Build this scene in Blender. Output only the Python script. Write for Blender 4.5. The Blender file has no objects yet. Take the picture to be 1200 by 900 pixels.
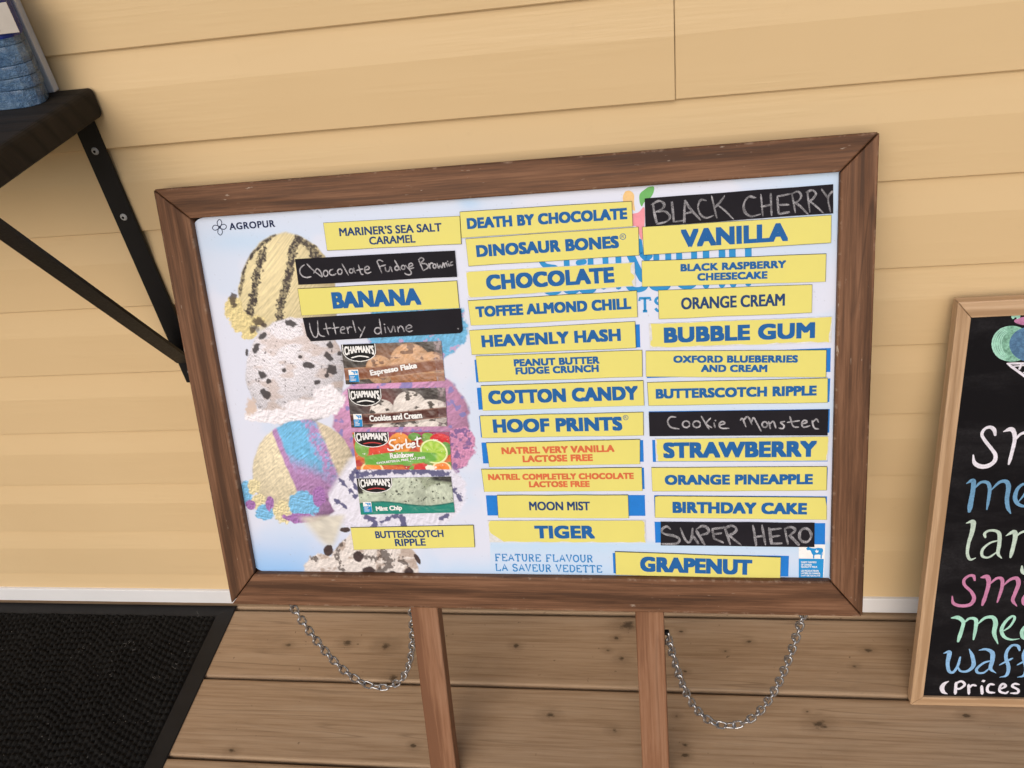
import bpy, bmesh, math, random
import numpy as np
from mathutils import Matrix, Vector
random.seed(7)
S = bpy.context.scene
COL = S.collection

# ------------------------------------------------------------------ camera
F_PX = 1000.39                       # focal length for a 1200 px wide picture
CAM = np.array([0.0, -0.9479, 1.2046])
RX, RY, RZ = 0.6319, 0.1572, 0.2120
def cam_rot(rx, ry, rz):
    cx, sx, cy, sy, cz, sz = math.cos(rx), math.sin(rx), math.cos(ry), math.sin(ry), math.cos(rz), math.sin(rz)
    return np.array([[cy,0,-sy],[0,1,0],[sy,0,cy]]) @ np.array([[1,0,0],[0,cx,-sx],[0,sx,cx]]) @ np.array([[cz,sz,0],[-sz,cz,0],[0,0,1]])
ROT = cam_rot(RX, RY, RZ)            # rows: right, forward, up
cd = bpy.data.cameras.new('camera'); co = bpy.data.objects.new('camera', cd); COL.objects.link(co)
m = Matrix.Identity(4)
for i in range(3):
    m[i][0], m[i][1], m[i][2], m[i][3] = ROT[0][i], ROT[2][i], -ROT[1][i], CAM[i]
co.matrix_world = m
cd.sensor_width = 36; cd.lens = 36 * F_PX / 1200; cd.clip_start = .02; cd.clip_end = 500
S.camera = co

# ------------------------------------------------------------------ light
SUN_EL, SUN_AZ = math.radians(33), math.radians(190)     # azimuth clockwise from +Y
w = bpy.data.worlds.new('World'); S.world = w; w.use_nodes = True
nt = w.node_tree
sky = nt.nodes.new('ShaderNodeTexSky'); sky.sky_type = 'NISHITA'; sky.sun_disc = False
sky.sun_elevation = SUN_EL; sky.sun_rotation = SUN_AZ
sky.air_density = 1.0; sky.dust_density = 4.0; sky.ozone_density = 1.0
nt.links.new(sky.outputs[0], nt.nodes['Background'].inputs[0]); nt.nodes['Background'].inputs[1].default_value = 0.11
ld = bpy.data.lights.new('sun', 'SUN'); lo = bpy.data.objects.new('sun', ld); COL.objects.link(lo)
ld.energy = 1.5; ld.angle = math.radians(55); ld.color = (1, .985, .965)
sd = Vector((math.sin(SUN_AZ) * math.cos(SUN_EL), math.cos(SUN_AZ) * math.cos(SUN_EL), math.sin(SUN_EL)))
lo.rotation_euler = sd.to_track_quat('Z', 'Y').to_euler()
S.view_settings.view_transform = 'Standard'; S.view_settings.look = 'None'
S.view_settings.gamma = 1; S.view_settings.exposure = -0.14; S.view_settings.use_curve_mapping = False
S.render.engine = 'CYCLES'; S.cycles.max_bounces = 6

# ------------------------------------------------------------------ surveying helpers
def ray(u, v):
    return ROT.T @ np.array([(u - 600) / F_PX, 1, (450 - v) / F_PX])
def hit(u, v, axis, val):
    r = ray(u, v); return CAM + (val - CAM[axis]) / r[axis] * r
class Plane:
    """a tilted board: origin at its foot, X along it, Y up it, Z out of its face"""
    def __init__(s, o, ex, ey):
        s.o = np.array(o, float); s.ex = np.array(ex, float); s.ex /= np.linalg.norm(s.ex)
        s.ey = np.array(ey, float); s.ey -= s.ex * (s.ex @ s.ey); s.ey /= np.linalg.norm(s.ey)
        s.ez = np.cross(s.ex, s.ey)
    def at(s, u, v, z=0.0):
        r = ray(u, v); o = s.o + s.ez * z
        q = CAM + r * ((o - CAM) @ s.ez) / (r @ s.ez) - s.o
        return np.array([q @ s.ex, q @ s.ey])
    def mat(s):
        M = Matrix.Identity(4)
        for i in range(3): M[i][0], M[i][1], M[i][2], M[i][3] = s.ex[i], s.ey[i], s.ez[i], s.o[i]
        return M
    def photo(s, X, Y, z):
        P = s.o + np.multiply.outer(X, s.ex) + np.multiply.outer(Y, s.ey) + s.ez * z
        q = (P - CAM) @ ROT.T
        return 600 + F_PX * q[..., 0] / q[..., 1], 450 - F_PX * q[..., 2] / q[..., 1]

# ------------------------------------------------------------------ object helpers
def link(name, me, mat=None, parent=None, M=None):
    o = bpy.data.objects.new(name, me); COL.objects.link(o)
    if mat is not None and me is not None:
        for x in (mat if isinstance(mat, (list, tuple)) else [mat]): me.materials.append(x)
    if parent is not None: o.parent = parent
    if M is not None: o.matrix_basis = M
    return o
def tag(o, label=None, cat=None, group=None, kind=None):
    if label: o['label'] = label
    if cat: o['category'] = cat
    if group: o['group'] = group
    if kind: o['kind'] = kind
    return o
def empty(name, M): return link(name, None, M=M)
def T(x, y, z): return Matrix.Translation((x, y, z))
def mesh(name, v, f, smooth=False):
    me = bpy.data.meshes.new(name); me.from_pydata([tuple(map(float, p)) for p in v], [], f); me.update()
    if smooth: me.polygons.foreach_set('use_smooth', [True] * len(me.polygons))
    return me
def bm_mesh(bm, name, smooth=False):
    bmesh.ops.recalc_face_normals(bm, faces=bm.faces)
    me = bpy.data.meshes.new(name); bm.to_mesh(me); bm.free()
    if smooth: me.polygons.foreach_set('use_smooth', [True] * len(me.polygons))
    return me
def prism(poly, z0, z1, bevel=0.0, seg=2, bm=None):
    """solid from a polygon in XY"""
    bm2 = bmesh.new()
    a = [bm2.verts.new((p[0], p[1], z0)) for p in poly]; b = [bm2.verts.new((p[0], p[1], z1)) for p in poly]
    n = len(poly)
    bm2.faces.new(a[::-1]); bm2.faces.new(b)
    for i in range(n): bm2.faces.new((a[i], a[(i + 1) % n], b[(i + 1) % n], b[i]))
    bmesh.ops.recalc_face_normals(bm2, faces=bm2.faces)
    if bevel: bmesh.ops.bevel(bm2, geom=bm2.edges[:], offset=bevel, segments=seg, profile=.5, affect='EDGES')
    return bm2
def box(x0, x1, y0, y1, z0, z1, bevel=0.0, seg=2):
    return prism([(x0, y0), (x1, y0), (x1, y1), (x0, y1)], z0, z1, bevel, seg)
def bm_join(bm, other):
    me = bpy.data.meshes.new('tmp'); other.to_mesh(me); other.free(); bm.from_mesh(me); bpy.data.meshes.remove(me); return bm
def smooth_curve(pts, n=8):
    P = [np.array(p, float) for p in pts]
    if len(P) < 3: return [P[0] + (P[-1] - P[0]) * t for t in np.linspace(0, 1, n + 1)]
    P = [2 * P[0] - P[1]] + P + [2 * P[-1] - P[-2]]
    out = []
    for i in range(1, len(P) - 2):
        a, b, c, d = P[i - 1:i + 3]
        for t in np.linspace(0, 1, n, endpoint=False):
            out.append(.5 * (2 * b + (c - a) * t + (2 * a - 5 * b + 4 * c - d) * t * t + (3 * b - a - 3 * c + d) * t ** 3))
    out.append(P[-2]); return out
def ribbon(V, Fc, pts, wd, z=0.0, n=7, jit=0.0, taper=0.5, smooth=True, thick=None, cap=True):
    """flat brush stroke; wd one width or a list over the stroke"""
    C = smooth_curve(pts, n) if smooth else [np.array(p, float) for p in pts]
    L = len(C); b = len(V)
    for i, c in enumerate(C):
        d = C[min(i + 1, L - 1)] - C[max(i - 1, 0)]; d = d / (np.linalg.norm(d) + 1e-12); nn = np.array([-d[1], d[0]])
        t = i / max(L - 1, 1)
        ww = wd if np.isscalar(wd) else np.interp(t, np.linspace(0, 1, len(wd)), wd)
        if taper < 1: ww = ww * min(1, taper + (1 - taper) * min(t, 1 - t) * 10)
        ww *= 1 + random.uniform(-jit, jit)
        V.append((*(c + nn * ww / 2), z)); V.append((*(c - nn * ww / 2), z))
    for i in range(L - 1):
        a = b + 2 * i; Fc.append((a, a + 1, a + 3, a + 2))
    if cap:
        for idx, sg in ((0, -1), (L - 1, 1)):
            d = C[min(idx + 1, L - 1)] - C[max(idx - 1, 0)]; d = d / (np.linalg.norm(d) + 1e-12)
            p, q = np.array(V[b + 2 * idx][:2]), np.array(V[b + 2 * idx + 1][:2]); r = np.linalg.norm(p - q) / 2; c = (p + q) / 2
            k = len(V); nn = np.array([-d[1], d[0]])
            for a in (45, 90, 135):
                a = math.radians(a); V.append((*(c + nn * r * math.cos(a) + sg * d * r * math.sin(a)), z))
            Fc.append((b + 2 * idx, k, k + 1, k + 2, b + 2 * idx + 1))
def up_faces(me):
    """all faces towards +Z"""
    bm = bmesh.new(); bm.from_mesh(me)
    for f in bm.faces:
        f.normal_update()
        if f.normal.z < 0: f.normal_flip()
    bm.to_mesh(me); bm.free(); return me

# ------------------------------------------------------------------ node helpers
class NT:
    def __init__(s, name, rough=.5, spec=.5):
        s.m = bpy.data.materials.new(name); s.m.use_nodes = True; s.t = s.m.node_tree
        s.p = s.t.nodes['Principled BSDF']; s.set('Roughness', rough); s.set('Specular IOR Level', spec)
    def n(s, ty, **kw):
        x = s.t.nodes.new(ty)
        for k, v in kw.items(): setattr(x, k, v)
        return x
    def put(s, inp, v):
        if isinstance(v, bpy.types.NodeSocket): s.t.links.new(v, inp)
        elif v is not None:
            if hasattr(inp, 'default_value') and not isinstance(v, (int, float)) and len(v) == 3 and inp.type == 'RGBA': v = (*v, 1)
            inp.default_value = v
    def set(s, k, v): s.put(s.p.inputs[k], v)
    def obj(s): return s.n('ShaderNodeTexCoord').outputs['Object']
    def attr(s, name, out='Fac'): return s.n('ShaderNodeAttribute', attribute_name=name).outputs[out]
    def map(s, vec, sc=(1, 1, 1), loc=(0, 0, 0), rot=(0, 0, 0)):
        x = s.n('ShaderNodeMapping'); s.put(x.inputs[0], vec); s.put(x.inputs[1], loc); s.put(x.inputs[2], rot); s.put(x.inputs[3], sc); return x.outputs[0]
    def noise(s, vec, scale=5, detail=4, rough=.55, dist=0, out=0):
        x = s.n('ShaderNodeTexNoise'); s.put(x.inputs['Vector'], vec); s.put(x.inputs['Scale'], scale); s.put(x.inputs['Detail'], detail)
        s.put(x.inputs['Roughness'], rough); s.put(x.inputs['Distortion'], dist); return x.outputs[out]
    def vor(s, vec, scale=5, rnd=1.0, out='Distance'):
        x = s.n('ShaderNodeTexVoronoi', voronoi_dimensions='2D'); s.put(x.inputs['Vector'], vec); s.put(x.inputs['Scale'], scale); s.put(x.inputs['Randomness'], rnd); return x.outputs[out]
    def math(s, op, a, b=0.0, c=None):
        x = s.n('ShaderNodeMath', operation=op); s.put(x.inputs[0], a); s.put(x.inputs[1], b)
        if c is not None: s.put(x.inputs[2], c)
        return x.outputs[0]
    def ramp(s, fac, stops):
        x = s.n('ShaderNodeValToRGB'); s.put(x.inputs[0], fac); e = x.color_ramp.elements
        while len(e) < len(stops): e.new(.5)
        for el, (p, c) in zip(e, stops): el.position = p; el.color = (*c, 1) if len(c) == 3 else c
        return x.outputs[0]
    def mix(s, fac, a, b, mode='MIX'):
        x = s.n('ShaderNodeMix', data_type='RGBA', blend_type=mode); s.put(x.inputs[0], fac); s.put(x.inputs[6], a); s.put(x.inputs[7], b); return x.outputs[2]
    def rng(s, v, a, b, c=0.0, d=1.0):
        x = s.n('ShaderNodeMapRange'); s.put(x.inputs[0], v)
        for i, q in enumerate((a, b, c, d)): s.put(x.inputs[i + 1], q)
        return x.outputs[0]
    def bump(s, h, strength=.3, dist=.001):
        x = s.n('ShaderNodeBump'); s.put(x.inputs['Height'], h); s.put(x.inputs['Strength'], strength); s.put(x.inputs['Distance'], dist); s.set('Normal', x.outputs[0])
    def sep(s, v):
        x = s.n('ShaderNodeSeparateXYZ'); s.put(x.inputs[0], v); return x.outputs
    def comb(s, a, b, c=0.0):
        x = s.n('ShaderNodeCombineXYZ'); s.put(x.inputs[0], a); s.put(x.inputs[1], b); s.put(x.inputs[2], c); return x.outputs[0]
def srgb(r, g, b):
    return tuple(((c / 255 + .055) / 1.055) ** 2.4 if c > 10 else c / 255 / 12.92 for c in (r, g, b))

def mottled(name, col, rough=.5, amt=.12, scale=60, spec=.4, bump=0.0):
    a = NT(name, rough, spec); v = a.obj()
    n = a.noise(v, scale, 5, .6); n2 = a.noise(v, scale * .13, 3, .5)
    k = a.math('ADD', a.math('MULTIPLY', n, .5), a.math('MULTIPLY', n2, .5))
    dk = tuple(c * (1 - amt) for c in col); lt = tuple(min(1, c * (1 + amt)) for c in col)
    a.set('Base Color', a.ramp(k, [(.3, dk), (.7, lt)])); a.set('Roughness', a.rng(n, .3, .7, rough - .06, rough + .08))
    if bump: a.bump(n, bump, .0006)
    return a.m

def wood(name, dark, mid, light, along='x', offset=None, grain=1.0, knots=True, chips=0.0, rough=.6, spec=.3, bump=.25, stains=False, knot_scale=2.4, ring=70, ringamt=1.0, broadamt=.38, edges=None, spread=.13, lines=.35, knot_list=None, wear=.75):
    """wood grain running along one axis of the object's own coordinates"""
    a = NT(name, rough, spec); x, y, z = a.sep(a.obj())
    x0_, y0_ = x, y
    if along == 'y': x, y = y, x
    r = a.attr('board') if offset else None
    if r is not None:
        x = a.math('ADD', x, a.math('MULTIPLY', r, 37.0)); z = a.math('ADD', z, a.math('MULTIPLY', r, 11.0))
    yz = a.math('ADD', y, a.math('MULTIPLY', z, .6))
    P = a.comb(x, y, z)
    bend = a.noise(a.comb(a.math('MULTIPLY', x, 1.5), a.math('MULTIPLY', y, 9.0), z), 1.0, 3, .5)
    phase = a.math('ADD', a.math('MULTIPLY', yz, float(ring)), a.math('MULTIPLY', bend, 13.0))
    if knots:
        kv = a.comb(a.math('MULTIPLY', x, knot_scale), a.math('MULTIPLY', y, knot_scale * 3.1), z)
        kd = a.vor(kv, 1.0)
        infl = a.math('POWER', a.math('SUBTRACT', 1.0, a.math('MINIMUM', a.math('MULTIPLY', kd, 2.6), 1.0)), 1.7)
        phase = a.math('ADD', phase, a.math('MULTIPLY', infl, 16.0))
    rings = a.math('ADD', a.math('MULTIPLY', a.math('SINE', phase), .5), .5)
    rings = a.math('POWER', rings, 5.0)
    fine = a.noise(a.comb(a.math('MULTIPLY', x, 7.0 * grain), a.math('MULTIPLY', yz, 210.0 * grain), z), 1.0, 6, .7)
    broad = a.noise(a.comb(a.math('MULTIPLY', x, 3.0), a.math('MULTIPLY', y, 34.0), z), 1.0, 5, .6)
    k = a.math('ADD', a.math('MULTIPLY', rings, -.17 * ringamt), a.math('ADD', a.math('MULTIPLY', fine, .66), a.math('MULTIPLY', broad, broadamt)))
    c = a.ramp(k, [(.49 - spread, dark), (.49, mid), (.49 + spread, light)])
    gl = a.noise(a.comb(a.math('MULTIPLY', x, 1.3), a.math('MULTIPLY', yz, 34.0), z), 1.0, 2, .4)
    gl = a.math('MULTIPLY', a.rng(a.math('ABSOLUTE', a.math('SUBTRACT', a.math('FRACT', a.math('MULTIPLY', gl, 9.0)), .5)), .0, .13, 1, 0), a.rng(broad, .42, .62, 0, 1))
    c = a.mix(a.math('MULTIPLY', gl, lines), c, tuple(q * .55 for q in dark))
    kn_ = a.noise(a.comb(a.math('MULTIPLY', x0_, 90.0), a.math('MULTIPLY', y0_, 150.0), z), 1.0, 3, .6)
    if knots:
        core = a.rng(a.math('ADD', kd, a.math('MULTIPLY', fine, .04)), .035, .09, 1, 0)
        sel = a.rng(a.vor(kv, 1.0, out='Color'), .45, .55, 0, 1)
        c = a.mix(a.math('MULTIPLY', a.math('MULTIPLY', core, sel), .75), c, tuple(q * .22 for q in dark))
        halo = a.math('MULTIPLY', a.math('MULTIPLY', a.rng(kd, .08, .3, .35, 0), sel), 1.0)
        c = a.mix(halo, c, tuple(q * .75 for q in dark))
    for kx, ky, kr in (knot_list or ()):
        dx = a.math('MULTIPLY', a.math('SUBTRACT', x0_, kx), 1 / (kr * 1.5)); dy = a.math('MULTIPLY', a.math('SUBTRACT', y0_, ky), 1 / kr)
        dk_ = a.math('ADD', a.math('SQRT', a.math('ADD', a.math('MULTIPLY', dx, dx), a.math('MULTIPLY', dy, dy))), a.math('MULTIPLY', a.math('SUBTRACT', kn_, .5), 2.4))
        c = a.mix(a.rng(dk_, .8, 3.4, .42, 0), c, tuple(q * .62 for q in dark)); c = a.mix(a.rng(dk_, .35, 1.0, .85, 0), c, tuple(q * .22 for q in dark))
    if r is not None:
        c = a.mix(.5, c, a.mix(1.0, c, a.ramp(r, [(0, (.74, .72, .70)), (.5, (1, .98, .95)), (1, (1.0, 1.0, 1.0))]), 'MULTIPLY'))
    if stains:
        st = a.noise(a.comb(a.math('MULTIPLY', x, 7.0), a.math('MULTIPLY', y, 11.0), z), 1.0, 6, .62)
        c = a.mix(a.rng(st, .56, .74, 0, .38), c, tuple(q * .62 for q in mid))
        sp = a.noise(P, 95, 2, .5)
        c = a.mix(a.rng(sp, .725, .78, 0, .7), c, tuple(q * .45 for q in dark))
    for ax, val, wd in (edges or ()):
        dd = a.math('ABSOLUTE', a.math('SUBTRACT', {'x': x0_, 'y': y0_}[ax], val))
        em = a.math('MULTIPLY', a.rng(dd, wd * .3, wd, 1, 0), a.rng(a.noise(a.comb(a.math('MULTIPLY', x0_, 70.0), a.math('MULTIPLY', y0_, 70.0), z), 1.0, 5, .7), .53, .66, 0, wear)); em = a.math('MULTIPLY', em, a.rng(z, -.005, -.001, 0, 1))
        c = a.mix(em, c, (.36, .26, .19))
    if chips:
        ch = a.math('MULTIPLY', a.rng(a.noise(a.comb(a.math('MULTIPLY', x, 60.0), a.math('MULTIPLY', yz, 260.0), z), 1.0, 3, .6), .66, .72, 0, 1),
                    a.rng(a.noise(P, 14, 3, .5), .5, .62, 0, 1))
        c = a.mix(a.math('MULTIPLY', ch, chips), c, (.42, .34, .27))
    a.set('Base Color', c); a.set('Roughness', a.rng(fine, .3, .7, rough - .08, rough + .12))
    a.bump(a.math('ADD', a.math('MULTIPLY', fine, .7), a.math('MULTIPLY', rings, .5)), bump, .0008)
    return a.m

def painted(name, rough=.35, spec=.5, wrinkle=0.0):
    a = NT(name, rough, spec); pc_ = a.attr('print', 'Color'); a.set('Base Color', pc_)
    if wrinkle: a.bump(a.noise(a.obj(), 55, 4, .6), wrinkle, .002)
    return a.m
def ink(name, col, rough=.6): return mottled(name, col, rough, .10, 400, .15)
def chalk(name, col, back, cover=.62, scale=900):
    a = NT(name, .95, .05); v = a.obj()
    n = a.noise(v, scale, 3, .7); b = a.noise(v, 90, 3, .6)
    f = a.rng(a.math('ADD', a.math('MULTIPLY', n, .7), a.math('MULTIPLY', b, .5)), cover - .16, cover + .06, 1, .18)
    a.set('Base Color', a.mix(f, back, col)); return a.m

M = {}
M['yellow'] = mottled('yellow_vinyl', (.71, .65, .17), .5, .035, 22, .3)
M['magnet'] = mottled('magnet_edge_shade', (.05, .045, .03), .7, .2, 200, .2)  # dark magnet core; its rim around the yellow face doubles as painted edge shadow
M['black_vinyl'] = mottled('black_vinyl', (.015, .0135, .018), .8, .18, 200, .12)
M['white_card'] = mottled('torn_white_card', (.66, .66, .66), .8, .2, 300)
M['blue_ink'] = ink('blue_ink', (.014, .115, .35)); M['navy_ink'] = ink('navy_ink', (.018, .055, .17)); M['orange_ink'] = ink('orange_ink', (.64, .15, .06))
M['slot_blue'] = ink('slot_blue', (.016, .19, .62)); M['title_blue'] = ink('title_blue', (.03, .27, .60)); M['feature_blue'] = ink('feature_blue', (.05, .25, .58))
M['dark_ink'] = ink('dark_ink', (.012, .02, .07)); M['white_ink'] = ink('white_ink', (.82, .82, .82)); M['red_ink'] = ink('red_ink', (.45, .05, .05))
M['logo_orange'] = ink('logo_orange', (.82, .55, .25)); M['logo_green'] = ink('logo_green', (.16, .45, .14)); M['logo_pink'] = ink('logo_pink', (.80, .30, .36))
M['milk_blue'] = ink('milk_blue', (.02, .27, .63)); M['black_ink'] = ink('black_ink', (.012, .011, .012))
M['print'] = painted('poster_print', .42, .3); M['film'] = painted('film_print', .22, .6, .22)
M['chalk'] = chalk('grey_chalk', (.52, .51, .55), (.03, .028, .032), .66); M['chalk_heavy'] = chalk('heavy_chalk', (.50, .49, .53), (.035, .033, .037), .60)
BB = (.012, .011, .013)
for k, c in dict(white=(.80, .78, .88), blue=(.16, .34, .55), pale=(.55, .68, .60), pink=(.56, .23, .40), mint=(.40, .72, .60), sky=(.27, .50, .80)).items():
    M['marker_' + k] = chalk('marker_' + k, c, tuple(q * .72 for q in c), .64, 500)
M['fill_mint'] = chalk('fill_mint', (.30, .60, .46), (.09, .2, .15), .63, 260); M['fill_blue'] = chalk('fill_blue', (.12, .25, .42), (.06, .12, .22), .6, 260); M['fill_pink'] = chalk('fill_pink', (.52, .22, .40), (.3, .12, .22), .62, 260)
M['leg_wood'] = wood('leg_wood', (.16, .070, .034), (.235, .112, .058), (.29, .155, .09), 'y', knots=False, ring=60, rough=.6)
KN = [(*hit(u, v, 2, 0)[:2], r) for u, v, r in [(735, 733, .0085), (722, 748, .003), (712, 762, .0028), (729, 772, .004), (407, 753, .0055), (452, 757, .007), (460, 795, .006), (961, 849, .0065), (645, 838, .0055), (720, 856, .004), (803, 787, .0028), (803, 873, .0032), (803, 885, .004), (793, 839, .0025),
     (485, 874, .0035), (878, 752, .003), (798, 740, .003), (850, 763, .0022), (605, 757, .004), (1017, 762, .004), (1001, 781, .0028), (1132, 838, .004), (338, 756, .003), (946, 834, .002), (272, 880, .004)]]
M['deck'] = wood('deck_wood', (.27, .172, .098), (.395, .272, .170), (.47, .345, .232), 'x', offset=True, stains=True, rough=.62, bump=.15, knots=False, ring=200, ringamt=.25, broadamt=.30, spread=.19, lines=.5, knot_list=KN)
M['oak'] = wood('oak_frame_wood', (.36, .225, .125), (.47, .31, .185), (.56, .39, .25), 'y', knots=False, ring=240, rough=.5, bump=.12)
M['oak_h'] = wood('oak_frame_wood_across', (.36, .225, .125), (.47, .31, .185), (.56, .39, .25), 'x', knots=False, ring=240, rough=.5, bump=.12)
M['shelf'] = wood('dark_shelf_wood', (.006, .0045, .0035), (.011, .008, .006), (.022, .016, .012), 'x', knots=False, ring=200, rough=.7, bump=.6)
M['iron'] = mottled('black_iron', (.006, .006, .007), .45, .3, 300, .3, .2)
M['zinc'] = mottled('zinc_screw', (.42, .42, .42), .4, .15, 400, .5); 
a = NT('galvanised_chain', .34, .5); a.set('Metallic', .9); n = a.noise(a.obj(), 420, 4, .6); a.set('Base Color', a.ramp(n, [(.3, (.27, .27, .28)), (.7, (.58, .58, .60))])); M['chain'] = a.m
M['dark'] = mottled('dark_recess', (.006, .005, .005), .9, .2, 50, .1)
a = NT('blackboard_face', .8, .12); n = a.noise(a.map(a.obj(), (1, 2.2, 1), (0, 0, 0), (0, 0, .5)), 7, 6, .65, .6); n2 = a.noise(a.obj(), 260, 3, .7)
a.set('Base Color', a.mix(a.math('MULTIPLY', a.rng(n, .46, .72, 0, .09), a.rng(n2, .35, .65, .4, 1)), (.0055, .005, .0065), (.24, .23, .25))); M['blackboard'] = a.m
M['trim'] = mottled('white_trim', (.74, .74, .76), .45, .04, 20)
M['rubber'] = mottled('black_rubber', (.013, .012, .012), .6, .35, 90, .3, .3)
a = NT('mat_pile', .95, .1); n = a.noise(a.obj(), 700, 4, .7); a.set('Base Color', a.ramp(n, [(.3, (.004, .0037, .0035)), (.55, (.014, .013, .012)), (.8, (.05, .046, .042))])); M['pile'] = a.m  # pale end of the ramp paints highlights into the black pile
M['lint'] = mottled('grey_lint', (.30, .28, .26), .9, .3, 300, .1)
# vinyl siding: embossed wood grain
a = NT('vinyl_siding', .48, .35); x, y, z = a.sep(a.obj())
g = a.noise(a.comb(a.math('MULTIPLY', x, 9.0), a.math('MULTIPLY', y, 4.0), a.math('MULTIPLY', z, 190.0)), 1.0, 4, .55)
gm = a.noise(a.comb(a.math('MULTIPLY', x, 2.2), y, a.math('MULTIPLY', z, 14.0)), 1.0, 3, .5)
b = a.noise(a.obj(), 3.0, 4, .55)
d = a.noise(a.obj(), 40.0, 5, .7)
c = a.ramp(b, [(.3, (.64, .468, .262)), (.7, (.665, .492, .28))])
c = a.mix(a.rng(d, .62, .78, 0, .10), c, (.42, .29, .16))
a.set('Base Color', c); a.bump(a.math('MULTIPLY', g, a.rng(gm, .42, .60, .05, 1)), .55, .0012); M['siding'] = a.m
a = NT('ground_grass', .9, .1); n = a.noise(a.obj(), 9, 6, .7); a.set('Base Color', a.ramp(n, [(.3, (.03, .05, .02)), (.7, (.09, .13, .045))])); M['grass'] = a.m

# ------------------------------------------------------------------ ground and deck
tag(link('ground', mesh('ground', [(-200, -200, -.4), (200, -200, -.4), (200, 200, -.4), (-200, 200, -.4)], [(0, 1, 2, 3)]), M['grass']), kind='structure')
PITCH, BW = .1445, .1395
bm = bmesh.new(); lay = []
Y0 = .042
rb = [.35, .12, .62, .85, .3, .7, .15, .5, .9, .4]
def deck_board(y1, i, x0=-3.2, x1=2.8):
    y0 = y1 - BW; r = .005; zb = -.038
    prof = [(y0, zb), (y1, zb), (y1, -r)] + [(y1 - r + r * math.cos(t), -r + r * math.sin(t)) for t in (math.pi / 6, math.pi / 3, math.pi / 2)] \
         + [(y0 + r - r * math.sin(t), -r + r * math.cos(t)) for t in (0, math.pi / 6, math.pi / 3)] + [(y0, -r)]
    A = [bm.verts.new((x0, p[0], p[1])) for p in prof]; B = [bm.verts.new((x1, p[0], p[1])) for p in prof]
    fs = [bm.faces.new(A[::-1]), bm.faces.new(B)] + [bm.faces.new((A[j], A[(j + 1) % len(prof)], B[(j + 1) % len(prof)], B[j])) for j in range(len(prof))]
    lay.extend([i] * len(fs))
d0 = -.0089
for i in range(19): deck_board(d0 + PITCH - .0025 - i * PITCH, i)
bmesh.ops.recalc_face_normals(bm, faces=bm.faces)
me = bpy.data.meshes.new('deck'); bm.to_mesh(me); bm.free()
at = me.attributes.new('board', 'FLOAT', 'FACE'); rr = [random.random() for _ in range(19)]; rr[:4] = [.30, .32, .62, .85]
at.data.foreach_set('value', [rr[i] for i in lay])
tag(link('deck', me, M['deck']), kind='structure')

# ------------------------------------------------------------------ house wall: dutch-lap vinyl siding
SP, Z0 = .11334, .08446
wall = tag(empty('house_wall', T(0, .02, 0)), 'pale yellow house wall clad in horizontal lap siding behind the signs', 'wall')
def course(V, Fc, k, x0, x1, dy=0.0):
    zb = Z0 + k * SP; zt = zb + SP
    R = .0055
    prof = [(-.0005, zb + .0004), (-.0185 + dy, zb - .0012), (-.0200 + dy, zb + .0004)]
    prof += [(-.0200 + dy, zb + SP * t) for t in (.2, .4, .60)]
    for t in np.linspace(.25, 1, 5): prof.append((-.0200 + dy + R * (1 - (1 - t) ** 1.25) * 1.0, zb + SP * (.61 + .395 * t)))
    prof[-1] = (prof[-1][0], zt + .004)
    b = len(V)
    for x in (x0, x1): V.extend([(x, p[0], p[1]) for p in prof])
    n = len(prof)
    for j in range(n - 1): Fc.append((b + j, b + n + j, b + n + j + 1, b + j + 1))
    return prof
V, Fc = [], []
SEAM = .0264
for k in range(-1, 22):
    if k in (7, 8):
        course(V, Fc, k, -3.2, SEAM, -.0024); course(V, Fc, k, SEAM + .0012, 2.8)
        b = len(V); V += [(SEAM - .01, -.0178, Z0 + k * SP), (SEAM + .01, -.0178, Z0 + k * SP), (SEAM + .01, -.0178 + .0055, Z0 + (k + 1) * SP), (SEAM - .01, -.0178 + .0055, Z0 + (k + 1) * SP)]; Fc.append((b, b + 1, b + 2, b + 3))
        zb, zt = Z0 + k * SP, Z0 + (k + 1) * SP
        b = len(V); V += [(SEAM, -.0224, zb), (SEAM, -.0224, zb + .6 * SP), (SEAM, -.012, zb + .6 * SP), (SEAM, -.012, zb)]; Fc.append((b, b + 1, b + 2, b + 3))
    elif k == -1:
        zb = Z0 - SP; b = len(V)      # cut course above the trim: only its scooped upper part shows
        pr = [(-.0200 + .0055 * (1 - (1 - t) ** 1.25), zb + SP * (.61 + .395 * t)) for t in np.linspace(-.1, 1, 6)]; pr[0] = (-.0200, pr[0][1] - .02)
        for x in (-3.2, 2.8): V.extend([(x, p[0], p[1]) for p in pr])
        for j in range(5): Fc.append((b + j, b + 6 + j, b + 7 + j, b + j + 1))
    else: course(V, Fc, k, -3.2, 2.8)
link('siding', mesh('siding', V, Fc), M['siding'], wall)
link('base_trim', bm_mesh(box(-3.2, 2.8, -.0245, 0, .0090, .0436, .0015), 'base_trim'), M['trim'], wall)
link('sheathing', bm_mesh(box(-3.2, 2.8, 0, .1, -.3, 2.65), 'sheathing'), M['dark'], wall)

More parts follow.
